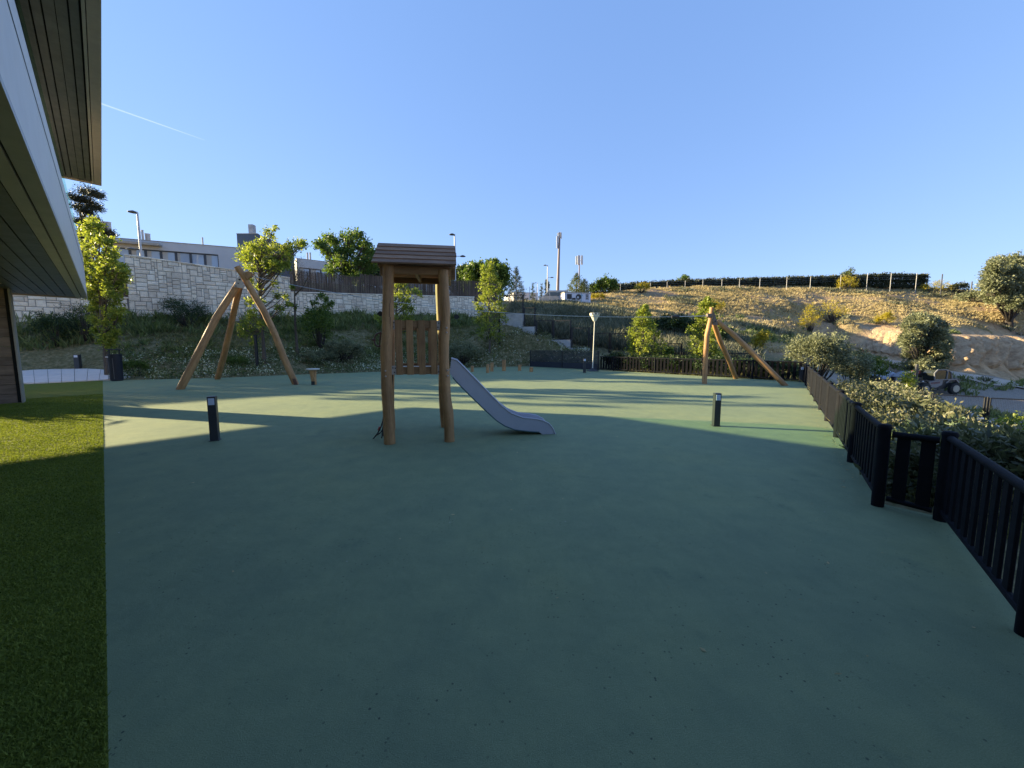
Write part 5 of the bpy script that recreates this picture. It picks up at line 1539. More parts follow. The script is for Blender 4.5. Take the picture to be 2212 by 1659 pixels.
# ------------------------------------------------------------------ plants
def leafcloud(P, size, aspect=.5, up=0.0, jitter=.35, dirs=None):
    """diamond leaves at points P"""
    n = len(P)
    d = rng.normal(0, 1, (n, 3)) if dirs is None else dirs + rng.normal(0, .5, (n, 3))
    d[:, 2] += up
    d /= np.linalg.norm(d, axis=1, keepdims=True) + 1e-9
    s = np.cross(d, rng.normal(0, 1, (n, 3))); s /= np.linalg.norm(s, axis=1, keepdims=True) + 1e-9
    L = size * (1 + jitter * rng.normal(0, 1, n)).clip(.4, 1.9)
    a = d * (L / 2)[:, None]; w = s * (L * aspect / 2)[:, None]
    V = np.stack([P - a, P + w - a * .1, P + a, P - w - a * .1], 1)
    return V
def clump_leaves(c, r, n, size, aspect=.5, per=7, outward=None, flat_=1.0):
    """leaves set along short twigs that radiate from the clump centre"""
    k = max(1, n // per)
    d = rng.normal(0, 1, (k, 3)); d[:, 2] = d[:, 2] * flat_ + .15
    if outward is not None: d += np.array(outward)[None] * .7
    d /= np.linalg.norm(d, axis=1, keepdims=True)
    L = r * rng.uniform(.45, 1.15, k)
    t = rng.uniform(.25, 1.0, (k, per))
    P = np.array(c)[None, None] + d[:, None] * (L[:, None] * t)[..., None] + rng.normal(0, size * .55, (k, per, 3))
    D = np.repeat(d[:, None], per, 1)
    return leafcloud(P.reshape(-1, 3), size, aspect, dirs=D.reshape(-1, 3) * .8)
def sstep(x): return x * x * (3 - 2 * x)
def tree(label, base, H, clumps, leaf, trunk_r, size, aspect=.55, bark='bark', name='tree', cat='tree', group=None, top=None, seed=0, lean=(0, 0), per=7, flat_=1.0, low=.12, dens=1.0):
    """clumps: (dx, dy, z above base, radius, leaf count)"""
    base = Vector(base); r_ = random.Random(seed)
    T = thing(name, label, cat, tuple(base), group)
    top = top or H * .93
    tp = []
    for i in range(9):
        k = i / 8
        tp.append(base + Vector((lean[0] * k + .035 * H * .3 * math.sin(k * 6 + seed) * k, lean[1] * k + .02 * H * .3 * math.cos(k * 5 + seed) * k, top * k - (.25 if i == 0 else 0))))
    b = MB(); b.tube(tp, [trunk_r * (1.25 if i == 0 else 1 - .82 * (i / 8)) for i in range(9)], 10, wob=.08, seed=seed)
    def tpt(z):
        k = min(max(z / top, 0), 1) * 8; i = min(int(k), 7); return tp[i].lerp(tp[i + 1], k - i)
    L = []
    for (dx, dy, z, r, n) in clumps:
        c = base + Vector((dx, dy, z)); hd = math.hypot(dx - lean[0] * z / H, dy - lean[1] * z / H)
        z0 = max(H * low, z - hd * .75 - r * .3); s = tpt(min(z0, top * .97))
        md = s.lerp(c, .5) + Vector((r_.uniform(-.1, .1) * r, r_.uniform(-.1, .1) * r, -.08 * hd))
        rb = max(.008, min(trunk_r * .42, .022 * (c - s).length + .006))
        b.tube([s, md, c], [rb, rb * .65, rb * .3], 6, seed=seed)
        for q in range(4):
            dv = Vector((r_.uniform(-1, 1), r_.uniform(-1, 1), r_.uniform(-.3, 1))).normalized() * r * .75
            st = md.lerp(c, r_.uniform(.3, 1)); b.tube([st, st + dv], [rb * .35, rb * .15], 4, cap=False)
        if n > 0:
            ow = (c - tpt(z)); ow = tuple(ow.normalized()) if ow.length > .1 else None
            L.append(clump_leaves(tuple(c), r, int(n * dens), size, aspect, per, ow, flat_))
    b.build('trunk', M[bark], T, smooth=True)
    if L: npmesh('crown', np.concatenate(L), 4, M[leaf], T)
    return T
def columnar(H, z0, prof, n, nl, seed, rc=.28):
    """clumps round an upright crown; prof: list of (fraction, radius)"""
    r_ = random.Random(seed); out = []
    for i in range(n):
        k = (i + r_.random() * .8) / n
        z = z0 + (H - z0) * k
        R = float(np.interp(k, [p[0] for p in prof], [p[1] for p in prof]))
        a = i * 2.4 + r_.uniform(-.6, .6); q = R * r_.uniform(.35, 1.0)
        out.append((math.cos(a) * q, math.sin(a) * q, z, max(.16, rc * r_.uniform(.7, 1.3) * (.5 + R)), int(nl * r_.uniform(.6, 1.4))))
    return out
def inside_uv(x, y, z):
    """photo coordinates of world points"""
    dx, dy, dz = x, y, z - CAMH
    f = dy * CP - dz * SP; up = dy * SP + dz * CP
    return W2 + FPX * dx / f, H2 - FPX * up / f
def at(u, v, Y):
    p = A(u, v, Y); p.z = hz(p.x, p.y); return p
def topz(u, v, p): return A(u, v, p.y).z - p.z

# 1 left yellow-green tree beside the canopy
p = at(228, 760, 19.9); H = topz(228, 485, p)
r_ = random.Random(21)
def cl_uv(p, pts, Y, n=170, r=.45, jit=.9, k=1):
    out = []
    for (u, v, *rr) in pts:
        for _ in range(k):
            q = A(u + r_.uniform(-4, 4), v + r_.uniform(-4, 4), Y + r_.uniform(-jit, jit)); f = rr[0] if rr else 1
            out.append((q.x - p.x, q.y - p.y, q.z - p.z, r * f, int(n * f)))
    return out
pts = []
for v, u0, u1 in ((488, 190, 206), (500, 180, 222), (515, 178, 240), (530, 176, 232), (545, 176, 250), (560, 176, 245), (572, 178, 262), (585, 180, 282), (598, 178, 272), (612, 182, 262), (626, 184, 268), (640, 188, 262), (655, 200, 255), (668, 196, 275), (682, 196, 266), (696, 200, 262), (712, 206, 268), (726, 212, 262), (740, 222, 244)):
    n_ = max(3, int((u1 - u0) / 11))
    for i in range(n_):
        if r_.random() < .9: pts.append((u0 + (u1 - u0) * (i + r_.random() * .8) / n_, v + r_.uniform(-5, 5), r_.uniform(.7, 1.2)))
tree('bright yellow-green young tree next to the white canopy, behind the litter bin', p, H, cl_uv(p, pts, 19.9, 190, .38, 1.0, 1), 'lf_yellow', .12, .105, .6, seed=3, group=None)
# 2 dark pine further left
p = at(186, 650, 30); H = topz(186, 408, p)
pts = [(172, 428), (184, 416), (196, 419), (208, 426, .7), (180, 436), (196, 440), (170, 448), (206, 452, .8), (182, 455), (198, 470, .6), (172, 478), (186, 484), (200, 488), (214, 498), (226, 508), (206, 510), (190, 502), (236, 504, .8), (176, 510), (196, 524), (218, 520)]
cl = cl_uv(p, pts, 30, 900, .72, 1.2, 1)
tree('dark ragged pine rising behind the yellow-green tree beside the canopy', p, H, cl, 'lf_pine', .16, .17, .22, 'barkdark', seed=5, flat_=.35, per=12, lean=(.4, 0))
# 3 airy tree behind left trestle
p = at(572, 790, 23.2); H = topz(572, 497, p)
cl = []
r_ = random.Random(21)
def cl_uv(p, pts, Y, n=170, r=.45, jit=.9, k=1):
    out = []
    for (u, v, *rr) in pts:
        for _ in range(k):
            q = A(u + r_.uniform(-4, 4), v + r_.uniform(-4, 4), Y + r_.uniform(-jit, jit)); f = rr[0] if rr else 1
            out.append((q.x - p.x, q.y - p.y, q.z - p.z, r * f, int(n * f)))
    return out
pts = [(530, 545), (540, 560), (555, 535), (560, 555), (575, 545), (585, 560), (590, 535), (600, 555), (612, 560), (620, 535), (635, 530), (648, 526, .8), (655, 530, .6), (545, 580), (560, 575), (578, 580), (600, 580), (615, 575), (525, 560, .7),
       (575, 500, .5), (585, 512, .5), (592, 494, .4), (565, 520, .8), (540, 535, .7), (550, 545), (570, 568), (590, 572), (604, 540), (625, 550, .8),
       (545, 610, .6), (560, 620, .6), (590, 610, .5), (600, 640, .7), (560, 650, .7), (540, 655, .7), (545, 680, .8), (600, 665, .7), (615, 640, .5), (620, 655, .5), (575, 690, .5), (535, 705, .9), (548, 715, .9), (560, 700, .8), (530, 720, .6), (552, 735, .6), (520, 710, .4), (590, 720, .3), (540, 690, .7)]
tree('yellow-green tree with open airy crown behind the left trestle', p, H, cl_uv(p, pts, 23.2, 150, .52, 1.0, 2), 'lf_yellow', .11, .11, .6, seed=8, low=.25)
# 4 bare red-twigged tree
p = at(643, 775, 25.0); H = topz(643, 560, p)
pts = [(640, 580), (628, 590), (655, 585), (668, 590, .8), (640, 600), (620, 580, .7), (650, 610), (632, 570), (648, 567), (660, 600), (675, 610, .6), (625, 605)]
T = tree('half bare tree with dry reddish twigs, right of the airy tree', p, H, cl_uv(p, pts, 25, 130, .75, .8, 1), 'lf_twig', .10, .13, .06, seed=9, low=.45)
pts = [(690, 640, .7), (680, 655, .6), (700, 650, .6), (655, 690, .8), (670, 680), (685, 672), (700, 668), (710, 662, .7), (715, 655, .5), (660, 705), (680, 700), (700, 690), (712, 690, .7), (630, 620, .3), (636, 660, .3), (618, 655, .3)]
L = []
for (dx, dy, z, r, n) in cl_uv(p, pts, 25, 210, .5, .7, 1): L.append(clump_leaves((p.x + dx, p.y + dy, p.z + z), r, n, .12, .6))
npmesh('leafy_branches', np.concatenate(L), 4, M['lf_mid'], T)
# 5 tree seen through the tower
p = at(858, 750, 31); H = topz(858, 600, p)
pts = [(850, 605), (862, 615, .8), (845, 640), (860, 640), (875, 650), (850, 660), (870, 665), (885, 668, .7), (895, 630, .5), (905, 632, .4), (880, 630, .6), (848, 690), (862, 695), (875, 690), (830, 690, .9), (822, 685, .6), (890, 700, .7), (905, 705, .5), (855, 710), (835, 655, .6), (870, 612, .7), (840, 620, .7), (870, 705)]
tree('yellow-green tree seen between the posts of the play tower', p, H, cl_uv(p, pts, 31, 170, .62, 1.0, 2), 'lf_yellow', .10, .13, .6, seed=12, low=.2)
# 6 slender tree beside mesh fence
p = at(1058, 780, 31.5); H = topz(1055, 572, p)
cl = columnar(H, 1.2, [(0, .9), (.2, 1.35), (.45, 1.2), (.6, .8), (.8, .85), (.95, .6), (1, .2)], 54, 140, 14, .36)
tree('slender tree, yellow on top and green below, left of the stepped mesh fence', p, H, cl, 'lf_yellow', .09, .12, .6, seed=14)
# 7 trees beyond the fence, in front of the hill
def young(label, u, vb, vt, Y, w, nn, seed, leaf='lf_yellow'):
    p = at(u, vb, Y); H = topz(u, vt, p); W = w * Y / FPX
    return tree(label, p, H, columnar(H, H * .12, [(0, W * .85), (.2, W), (.45, W * .8), (.7, W * .55), (1, .12)], nn, 130, seed, .34), leaf, .06, .115, .62, seed=seed)
young('young yellow-green tree behind the far picket fence, left of the right trestle', 1388, 795, 662, 26.5, 36, 48, 31)
young('young yellow-green tree behind the right trestle', 1522, 800, 648, 25, 40, 52, 33)
young('small leafy sapling behind the mesh panel and picket fence', 1443, 795, 752, 25.5, 17, 14, 35, 'lf_mid')
# 8 trees behind the wall
p = at(748, 620, 44); H = topz(748, 506, p)
pts = [(700, 532, .8), (690, 530, .6), (715, 520), (730, 525), (745, 515), (760, 512), (775, 508, .7), (770, 530), (785, 540), (800, 545, .8), (790, 528, .7), (715, 545), (735, 545), (755, 545), (725, 570), (745, 570), (765, 565), (785, 565), (740, 590), (760, 590), (780, 590), (800, 580), (720, 590), (735, 558), (758, 530), (805, 560), (700, 541, .6), (752, 603), (772, 605)]
tree('large rounded green tree above the reed screen, left of the tower roof', p, H, cl_uv(p, pts, 44, 260, 1.05, 2.2, 2), 'lf_mid', .3, .22, .6, seed=40, low=.2)
p = at(815, 610, 50); H = topz(815, 548, p)
cl = columnar(H, 1, [(0, 2), (.5, 2.4), (1, 1)], 26, 330, 41, .5)
tree('dark tree behind the left end of the tower roof', p, H, cl, 'lf_dark', .25, .24, .6, seed=41)
for u, vt, Y, w, leaf, lab, sd in ((1003, 578, 58, 26, 'lf_dark', 'dark bushy tree just right of the play tower roof', 43), (1030, 572, 54, 26, 'lf_mid', 'round green tree above the reed screen between street lamp and slender tree', 44), (1068, 570, 52, 30, 'lf_mid', 'wide green tree behind the slender tree top', 45)):
    p = at(u, 640, Y); H = topz(u, vt, p); W = w * Y / FPX
    tree(lab, p, H, columnar(H, 1, [(0, W * .8), (.4, W), (.8, W * .8), (1, W * .3)], 32, 330, sd, .55), leaf, .22, .26, .6, seed=sd)
def conifer(label, u, vt, vb, Y, w, leaf, seed, n=40):
    p = at(u, vb, Y); H = topz(u, vt, p); W = w * Y / FPX
    cl = []
    r2 = random.Random(seed)
    for i in range(n):
        k = (i + r2.random()) / n; R = W * (1 - k) ** .85; a = i * 2.4
        cl.append((math.cos(a) * R * .75, math.sin(a) * R * .75, H * (.06 + .92 * k), max(.2, R * .45 + .12), int(150 * (1.1 - k) + 40)))
    tree(label, p, H, cl, leaf, .16, .22, .22, 'barkdark', cat='conifer', name='conifer', seed=seed, per=10, flat_=.35)
conifer('dark pointed conifer on the skyline right of the reed screen', 1115, 577, 640, 62, 22, 'lf_conifer', 51)
conifer('pale green pointed conifer behind the white cabin', 1245, 590, 645, 68, 24, 'lf_coniferlight', 52)
conifer('dark conifer tucked behind the right side of the pale conifer', 1262, 603, 645, 72, 17, 'lf_conifer', 53, 26)
for u, vt, lab, sd in ((1170, 596 + 18, 'small distant round conifer left of the thin cypress pair', 54), (1151, 610, 'tiny distant conifer, leftmost of those under the mast', 55)):
    conifer(lab, u, vt, 640, 85, 7, 'lf_dark', sd, 14)
for u, vt, lab, sd in ((1179.5, 600, 'left one of two thin dark cypresses under the antenna mast', 56), (1183.5, 604, 'right one of two thin dark cypresses under the antenna mast', 57)):
    p = at(u, 640, 85); H = topz(u, vt + 5, p)
    tree(lab, p, H, columnar(H, .3, [(0, .25), (.5, .3), (1, .05)], 16, 120, sd, .3), 'lf_conifer', .1, .25, .3, 'barkdark', cat='cypress', name='cypress', seed=sd)

def shrub(label, c, rx, ry, rz, n, leaf, size, aspect=.5, group=None, cat='shrub', name='shrub', seed=0, ncl=None, clr=.35, zoff=.55, stems=True):
    """c on the ground; clumps over a lumpy ellipsoid"""
    c = Vector(c); r_ = np.random.default_rng(seed + 100)
    T = thing(name, label, cat, tuple(c), group)
    k = ncl or max(8, int(14 * (rx * ry * rz) ** .33 * 1.6))
    d = r_.normal(0, 1, (k, 3)); d[:, 2] = np.abs(d[:, 2]) * 1.1 - .35; d /= np.linalg.norm(d, axis=1, keepdims=True)
    rad = r_.uniform(.45, 1.0, k) ** .6 * (1 + .18 * np.sin(np.arange(k) * 1.7))
    rr = min((rx + ry + rz) / 3, rz * 1.1) * clr
    P = np.stack([d[:, 0] * (rx - rr * .5) * rad, d[:, 1] * (ry - rr * .5) * rad, rz * zoff + d[:, 2] * max(rz * (1 - zoff) - rr * .55, rz * .2) * rad], 1)
    P[:, 2] = np.where(d[:, 2] < 0, rz * zoff * (1 + d[:, 2] * 1.1), P[:, 2])
    P[:, 2] = np.maximum(P[:, 2], rz * .06)
    L = [clump_leaves(tuple(np.array(c) + P[i]), rr * r_.uniform(.7, 1.35), int(n / k), size, aspect, 6, d[i]) for i in range(k)]
    npmesh('foliage', np.concatenate(L), 4, M[leaf], T)
    if stems:
        b = MB()
        for i in range(0, k, 2): b.tube([c - ZV * .1 + Vector(P[i]) * .05, c + Vector(P[i]) * .55 - ZV * .1 * rz, c + Vector(P[i])], [.03 * rz ** .5, .02 * rz ** .5, .006], 5, cap=False)
        b.build('stems', M['barkdark'], T)
    return T
def shrub_uv(label, u, vb, vt, Y, wpx, n, leaf, size, ground=True, **kw):
    p = A(u, vb, Y)
    if ground: p.z = hz(p.x, p.y)
    h = A(u, vt, Y).z - p.z; w = wpx * Y / FPX / 2
    return shrub(label, p, w, kw.pop('ry', w), max(h, .25), n, leaf, size, **kw)

# big trees and bushes on the right
p = at(2185, 655, 58); H = topz(2185, 556, p)
pts = []
for i in range(70):
    a = r_.random() * 6.28; q = math.sqrt(r_.random()); pts.append((2188 + 60 * q * math.cos(a), 612 + 52 * q * math.sin(a), r_.uniform(.8, 1.3)))
tree('huge dark rounded evergreen oak on the hill at the right edge', p, H, cl_uv(p, pts, 58, 560, 1.05, 3.2, 2), 'lf_olive', .4, .24, .6, 'barkdark', seed=60, low=.05, cat='oak')
p = at(1993, 798, 40.5); H = topz(1993, 682, p)
pts = []
for i in range(64):
    t_ = r_.random(); a = (r_.random() * 2 - 1); w = float(np.interp(t_, [0, .25, .6, .85, 1], [34, 58, 52, 44, 26]))
    pts.append((1996 + a * w * (.95 if t_ < .9 else .6), 795 - t_ * 108, r_.uniform(.8, 1.25)))
tree('grey-green evergreen oak standing in front of the eroded sandy cliff', p, H, cl_uv(p, pts, 40.5, 420, .72, 2.0, 2), 'lf_olive', .3, .18, .6, 'barkdark', seed=61, low=.05, cat='oak')
shrub_uv('broad dark green bush behind the far corner of the picket fence', 1765, 785, 712, 27.5, 108, 15000, 'lf_olive', .12, seed=62, ncl=70, clr=.3)
shrub_uv('round dark bush right of the broad bush, above the laurel hedge', 1845, 815, 752, 28, 62, 6500, 'lf_olive', .12, seed=63, ncl=40, clr=.3)
shrub_uv('small fresh green bush below the dirt track', 1888, 812, 772, 33, 44, 2600, 'lf_mid', .13, seed=64)
shrub_uv('dark shaded thicket on the reed slope, right of the young tree', 1460, 762, 682, 36, 105, 9000, 'lf_dark', .16, seed=65, ncl=50)
shrub_uv('shaded thicket behind the right trestle cable', 1545, 765, 700, 34, 60, 5000, 'lf_dark', .16, seed=66, ncl=30)
shrub_uv('rounded green bush on the skyline right of the white cabin', 1308, 642, 598, 68, 46, 4500, 'lf_mid', .28, seed=67, ncl=34)
shrub_uv('dark bush at the left foot of the skyline hedge', 1288, 645, 612, 70, 26, 2200, 'lf_dark', .28, seed=68)
shrub_uv('small round tree crown showing above the ridge hedge', 1474, 612, 596, 84, 34, 1500, 'lf_mid', .3, seed=69, ncl=14)
shrub_uv('pale small tree crown above the ridge hedge near the yellow bush', 1828, 606, 581, 84, 26, 1200, 'lf_coniferlight', .3, seed=70, ncl=12)
for i, (u, vb, vt, Y, w, lab) in enumerate(((1385, 645, 610, 66, 36, 'tall yellow broom bush at the left end of the ridge hedge'), (1292, 655, 635, 62, 32, 'low yellow broom bush right of the white cabin'),
        (1752, 690, 659, 52, 44, 'wide yellow broom bush in the middle of the dry slope, right of the trestle top'), (1912, 694, 672, 55, 34, 'small yellow broom bush left of the cliff oak'),
        (1540, 668, 643, 54, 50, 'yellow broom bush just above the right trestle top'), (1828, 625, 592, 74, 40, 'yellow-green broom bush in front of the ridge fence'),
        (1640, 765, 712, 33, 44, 'shaded yellow broom bush between trestle leg and broad bush'), (2018, 625, 606, 74, 56, 'low dry yellow bush at the right end of the ridge hedge'), (1800, 662, 640, 60, 60, 'sparse yellow broom patch below the ridge fence'))):
    shrub_uv(lab, u, vb, vt, Y, w, 2600, 'lf_broom', .14, group='yellow broom bushes on the hillside', cat='broom bush', name='broom_bush', seed=80 + i, aspect=.3) if False else shrub(lab, at(u, vb, Y), w * Y / FPX / 2, w * Y / FPX / 2, max(.4, topz(u, vt, at(u, vb, Y))), 2600, 'lf_broom', .15, .35, 'yellow broom bushes on the hillside', 'broom bush', 'broom_bush', 80 + i, zoff=.40)
# hedge on the ridge
def ridge_hedge():
    V = []
    T = thing('ridge_hedge', 'long dark clipped hedge along the hill top behind the wire fence', 'hedge', tuple(at(1700, 606, 78)))
    for i in range(330):
        u = 1325 + (2000 - 1325) * i / 329 + r_.uniform(-1, 1)
        p = A(u, ridge(u), 78 + r_.uniform(-.8, .8)); g = hz(p.x, p.y); zt = A(u, htop(u), 78).z
        zt = max(zt, g + .9) + .1
        for k in range(3):
            z = g + (zt - g) * (k + .6) / 3.3 + r_.uniform(-.1, .1)
            V.append(clump_leaves((p.x, p.y, z), .6, 130, .22, .6, 6))
    npmesh('foliage', np.concatenate(V), 4, M['lf_hedge'], T)
    b = MB()
    for i in range(60):
        u = 1330 + 11.2 * i; p = at(u, ridge(u), 78); b.tube([p - ZV * .3, p + ZV * 1.3], [.05, .03], 5)
    b.build('stems', M['barkdark'], T)
ridge_hedge()
shrub_uv('dark low hedge end on the skyline between the posts and the big oak', 2068, 625, 612, 74, 44, 1800, 'lf_hedge', .25, seed=95)
shrub_uv('scrubby dark bushes on the slope at the foot of the big oak', 2105, 648, 628, 66, 60, 2600, 'lf_olive', .25, seed=96)

# laurel hedge beyond the right fence: separate big shrubs
def laurel(label, x, y, rx, h, n, seed, zt=None, leaf='lf_laurel'):
    g = hz(x, y); hh = (zt - g) if zt is not None else h
    shrub(label, (x, y, g), rx, rx, hh, n, leaf, .088, .40, 'glossy laurel shrubs beyond the right fence', 'laurel shrub', 'laurel_shrub', seed, ncl=int(46), clr=.30, zoff=.55)
fd = (corner - g0).normalized(); fo_ = Vector((fd.y, -fd.x, 0))
def ltop(x, y):
    u, v = inside_uv(x, y, 0.0)
    return max(min(A(u, float(np.interp(u, [1760, 1850, 1900, 1960, 2000, 2050, 2100, 2212, 2400], [797, 812, 826, 850, 868, 892, 908, 935, 960])), y).z - .16, .66), hz(x, y) + .55)
ls = [(1.2, 1.15, .55, 'nearest laurel shrub, behind the recessed two board fence bay'), (2.9, 1.35, .60, 'second laurel shrub from the viewer along the right fence'), (4.7, 1.5, .62, 'third laurel shrub along the right fence, dark and dense'),
      (6.7, 1.6, .64, 'fourth laurel shrub along the right fence, half in sunlight'), (8.9, 1.6, .64, 'fifth laurel shrub along the right fence with sunlit pale leaves'), (11.2, 1.7, .85, 'sixth laurel shrub along the right fence with sunlit pale leaves'), (13.6, 1.6, .9, 'seventh laurel shrub, close to the far fence corner')]
for i, (s_, o_, zt, lab) in enumerate(ls):
    q = g0 + fd * s_ + fo_ * o_; laurel(lab, q.x, q.y, 1.15 + .03 * i, 1, 15000, 200 + i, ltop(q.x, q.y))
for i, (s_, o_, zt, lab) in enumerate(((3.2, 3.5, -.55, 'outer laurel shrub low on the slope, nearest to the kerb'), (5.4, 3.8, -.45, 'outer laurel shrub in front of the mesh fence corner'), (8.0, 4.0, -.3, 'outer laurel shrub beside the dark pole'), (1.0, 3.0, -.75, 'lowest outer laurel shrub above the grass on the right'))):
    q = g0 + fd * s_ + fo_ * o_; laurel(lab, q.x, q.y, 1.2, 1, 12000, 220 + i, ltop(q.x, q.y))
q = A(2195, 880, 13.5); shrub('small yellow-leaved shrub at the right edge in front of the mesh fence', (q.x, q.y, hz(q.x, q.y)), .8, .8, max(.9, -.75 - hz(q.x, q.y)), 2200, 'lf_yellow', .10, .5, None, seed=240)
q = A(1960, 845, 22); shrub('thin yellow-leaved sapling left of the dark pole', (q.x, q.y, hz(q.x, q.y)), .35, .35, zat(790, 22) - hz(q.x, q.y), 900, 'lf_yellow', .12, .5, None, seed=241)

for i, s_ in enumerate((.9, 2.5, 4.1, 5.7, 7.3, 8.9, 10.5)):
    q = s1 + (corner - s1).normalized() * s_ + Vector((.76, .65, 0)) * .95
    shrub(['first', 'second', 'third', 'fourth', 'fifth', 'sixth', 'seventh'][i] + ' dark low shrub from the left behind the far picket fence', (q.x, q.y, hz(q.x, q.y) - .1), 1.15, .7, 1.0, 4200, 'lf_dark', .11, .45, 'low shrubs behind the far picket fence', seed=260 + i, ncl=30)
for i, (x, y, h_) in enumerate(((-17.6, 10.7, 1.9), (-19.5, 11.6, 2.3), (-21.5, 12.6, 2.9))):
    shrub(['nearest', 'middle', 'farthest'][i] + ' tall spiky plant beyond the brown pillar, outside the view', (x, y, 0), .7, .7, h_, 420, 'lf_mid', .6, .11, 'spiky plants beyond the pillar', 'plant', 'spiky_plant', 270 + i, ncl=9)
for i, (x, y, h_) in enumerate(((-33, 19.8, 8.5), (-38, 22.5, 10))):
    p = Vector((x, y, hz(x, y)))
    tree(['nearer', 'farther'][i] + ' thin tree on the bank beyond the left edge of the view', p, h_, columnar(h_, h_ * .35, [(0, .5), (.4, .8), (1, .15)], 26, 110, 280 + i, .3), 'lf_yellow', .09, .13, .6, seed=280 + i)
# planting at the back edge of the court
shrub_uv('dark grey-green rounded shrub, largest at the court edge left of the tower', 742, 803, 733, 26, 86, 11000, 'lf_olive', .085, seed=300, ncl=60, clr=.28)
shrub_uv('lower dark shrub next to the largest one, behind the mushroom stool', 690, 806, 757, 24.5, 70, 6500, 'lf_olive', .085, seed=301, ncl=40, clr=.28)
shrub_uv('dark shrub at the court edge right of the tower, beside the slide top', 1000, 795, 735, 30.5, 84, 9000, 'lf_olive', .10, seed=302, ncl=50, clr=.28)
shrub_uv('green feathery shrub right beside the litter bin', 292, 819, 776, 20.2, 46, 4200, 'lf_mid', .09, seed=303, aspect=.18, clr=.3)
shrub_uv('green feathery shrub between the legs of the left trestle', 508, 812, 770, 22.5, 50, 3800, 'lf_mid', .09, seed=304, aspect=.18)
shrub_uv('arching dark shrub against the tall stone wall', 405, 700, 640, 26.5, 88, 5200, 'lf_dark', .10, seed=305, aspect=.3, clr=.4)
shrub_uv('dry brownish arching shrub against the low stone wall', 182, 705, 655, 23, 66, 3000, 'lf_dark', .09, seed=306, aspect=.25, clr=.4)
shrub_uv('dense dark weeds clump at the foot of the low stone wall', 120, 712, 672, 22.2, 70, 3600, 'lf_dark', .09, seed=307, aspect=.4)
shrub_uv('leafy dark bush below the half bare tree', 690, 712, 662, 27.5, 62, 5200, 'lf_mid', .12, seed=308)

# ---- ground vegetation, uncountable
def blades(name, label, mat, n, region, hmin, hmax, wid, keep, tuft=6, lean=.35):
    """region: (x0,x1,y0,y1); keep(x,y,w,u,v)->probability"""
    x0, x1, y0, y1 = region
    x = rng.uniform(x0, x1, n); y = rng.uniform(y0, y1, n)
    z = height(x, y); d = np.minimum(sdist(x, y, COURT), sdist(x, y, TURF))
    u, v = inside_uv(x, y, z); w = weights(x, y)
    pr = keep(x, y, w, u, v) * (d > .12)
    ok = rng.random(n) < pr
    x, y, z = x[ok], y[ok], z[ok]; n = len(x)
    k = tuft
    H = hmin + (hmax - hmin) * rng.random((n, 1)) ** 1.5 * np.ones((1, k)) * rng.uniform(.6, 1.1, (n, k))
    sp = H * .28
    bx = x[:, None] + rng.normal(0, 1, (n, k)) * sp * .5; by = y[:, None] + rng.normal(0, 1, (n, k)) * sp * .5
    tx = bx + rng.normal(0, lean, (n, k)) * H; ty = by + rng.normal(0, lean, (n, k)) * H
    a = rng.uniform(0, 6.283, (n, k)); W = wid * (.6 + .8 * rng.random((n, k)))
    zz = z[:, None] - .04 + 0 * bx
    V = np.zeros((n, k, 4, 3))
    mx, my = bx * .6 + tx * .4, by * .6 + ty * .4
    V[:, :, 0] = np.stack([bx, by, zz], -1)
    V[:, :, 1] = np.stack([mx + np.cos(a) * W, my + np.sin(a) * W, zz + H * .55], -1)
    V[:, :, 2] = np.stack([tx, ty, zz + H], -1)
    V[:, :, 3] = np.stack([mx - np.cos(a) * W, my - np.sin(a) * W, zz + H * .55], -1)
    o = npmesh(name, V, 4, M[mat]); tag(o, label, 'vegetation', kind='stuff')
def leafcover(name, label, mat, n, region, hmax, size, keep, aspect=.6):
    x0, x1, y0, y1 = region
    x = rng.uniform(x0, x1, n); y = rng.uniform(y0, y1, n)
    z = height(x, y); d = np.minimum(sdist(x, y, COURT), sdist(x, y, TURF)); u, v = inside_uv(x, y, z); w = weights(x, y)
    ok = rng.random(n) < keep(x, y, w, u, v, d) * (d > .1)
    x, y, z = x[ok], y[ok], z[ok]
    hm = hmax * (.55 + .45 * np.clip(vnoise(x, y, 1.6, 4) + .5, 0, 1))
    P = np.stack([x, y, z + hm * rng.random(len(x)) ** .6], 1)
    o = npmesh(name, leafcloud(P, size, aspect, up=.3), 4, M[mat]); tag(o, label, 'vegetation', kind='stuff')

wallside = lambda x, y: (x - WA.x) * WN.x + (y - WA.y) * WN.y          # >0 viewer side of the stone wall
bank = lambda x, y: (wallside(x, y) > .1) & (x < 8)
def pathmask(x, y):      # keep the paving clear
    u, v = inside_uv(x, y, np.full_like(x, .1)); return ~((u < 236) & (v > 797) & (v < 832))
blades('bank_grass', 'tangled grass and weeds on the shaded bank below the stone wall', 'g_bank', 60000, (-36, 7, 16, 43), .10, .34, .016, lambda x, y, w, u, v: bank(x, y) * pathmask(x, y) * (.25 + .75 * (vnoise(x, y, .5, 2) > -.1)) * (v < 762), 6, .5)
blades('tall_weeds', 'taller dark weeds along the foot of the stone wall', 'g_weeds', 30000, (-36, 2, 16, 43), .3, .95, .035, lambda x, y, w, u, v: ((wallside(x, y) > .15) & (wallside(x, y) < 2.6) & (u < 1060)) * (.2 + .8 * (vnoise(x, y, .9, 8) > -.1)), 7, .4)
blades('bank_weeds', 'patches of dark leafy weeds scattered over the bank', 'g_weeds', 22000, (-36, 7, 16, 43), .15, .5, .035, lambda x, y, w, u, v: bank(x, y) * pathmask(x, y) * (vnoise(x, y, .7, 12) > .12) * (v < 775) * (u < 1125), 6, .6)
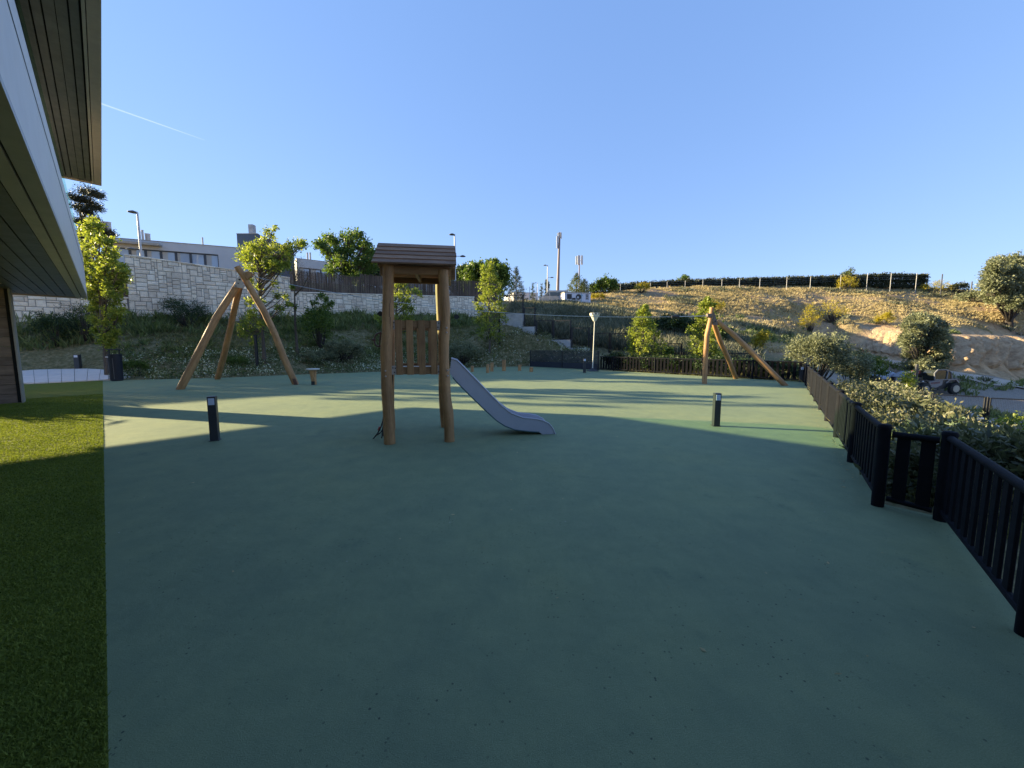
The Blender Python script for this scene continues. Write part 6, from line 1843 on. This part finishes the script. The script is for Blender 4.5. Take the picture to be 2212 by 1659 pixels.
def flowerkeep(x, y, w, u, v, d):
    return ((x < 6) & (wallside(x, y) > 2) & pathmask(x, y) & (((v > 757) & (v < 796)) | ((u > 236) & (d < 1.9)))) * (.4 + .6 * (vnoise(x, y, .9, 21) > -.3))
leafcover('ground_cover', 'evergreen ground cover with small white flowers along the court edge', 'g_cover', 200000, (-34, 6, 17, 34), .42, .085, flowerkeep)
blades('reed_slope', 'grey-green reeds and tall dry grass on the shaded slope behind the stepped mesh fence', 'g_reeds', 60000, (0, 26, 22, 60), .3, 1.0, .035,
       lambda x, y, w, u, v: ((u > 1085) & (u < 1640) & (v > np.maximum(660, 660 + (u - 1240) * .2)) & (v < 815) & (y > 34.5 - (u - 1083) * .0175)) * (1 - .6 * np.clip((u - 1480) / 130, 0, 1)), 6, .3)
blades('hill_grass', 'dry golden grass covering the sunlit hillside', 'g_dry', 150000, (8, 100, 36, 80), .10, .45, .035,
       lambda x, y, w, u, v: ((u > 1270) & (u < 2300) & (v < 765)) * np.clip(w[:, 0] * 1.3 - w[:, 1] * 1.6, 0, 1) * np.clip(.45 + 1.1 * vnoise(x, y * 2.2, .22, 31), .05, 1), 6, .5)
blades('hill_scrub', 'low grey-green scrub scattered over the hillside', 'g_reeds', 36000, (4, 100, 28, 84), .25, .8, .055,
       lambda x, y, w, u, v: ((u > 1290) & (u < 2300) & (v < 830) & (v > 624)) * (w[:, 1] < .5) * (vnoise(x, y, .28, 33) > .42) * 1.0, 6, .45)
blades('street_grass', 'dry grass along the street above the mesh fence', 'g_dry', 14000, (-8, 22, 38, 62), .2, .6, .04, lambda x, y, w, u, v: ((u > 1085) & (u < 1330) & (v < 675) & (v > 655)) * (wallside(x, y) > -1) * .9, 6)
blades('slope_grass', 'rough green grass on the slope below the right fence', 'g_bank', 40000, (4.5, 26, -1, 26), .12, .45, .012, lambda x, y, w, u, v: (x > 4.5) * (w[:, 2] < .55) * .9, 6)
blades('yard_weeds', 'weeds at the edges of the machine yard and track', 'g_weeds', 16000, (22, 70, 26, 52), .2, .7, .04, lambda x, y, w, u, v: (vnoise(x, y, .4, 44) > .25) * (w[:, 1] < .85) * .8, 6)
blades('edge_weeds', 'small weeds growing through the foot of the right fence', 'g_bank', 9000, (4, 15, 3.5, 18.5), .05, .16, .012, lambda x, y, w, u, v: (np.abs((x - g0.x) * fo_.x + (y - g0.y) * fo_.y - .22) < .14) * (rng.random(len(x)) < .5), 5, .8)

def debris():
    n = 420
    t = rng.random(n); L_ = (corner - g0).length
    x = np.concatenate([g0.x + fd.x * t[:260] * L_ - fo_.x * rng.exponential(.12, 260) - fo_.x * .04, rng.uniform(-6, 5, 160)])
    y = np.concatenate([g0.y + fd.y * t[:260] * L_ - fo_.y * rng.exponential(.12, 260) - fo_.y * .04, rng.uniform(1.5, 14, 160)])
    ok = sdist(x, y, COURT) < -.02
    x, y = x[ok], y[ok]
    P = np.stack([x, y, np.full(len(x), .008)], 1)
    d = rng.normal(0, 1, (len(x), 3)); d[:, 2] *= .1
    V = leafcloud(P, .03, .55, dirs=d * 3)
    V[:, :, 2] = .004 + np.abs(V[:, :, 2] - .004) * .4
    tag(npmesh('fallen_leaves', V, 4, M['g_dry']), 'small dry leaves blown over the rubber floor and along the fence', 'leaf litter', kind='stuff')
debris()
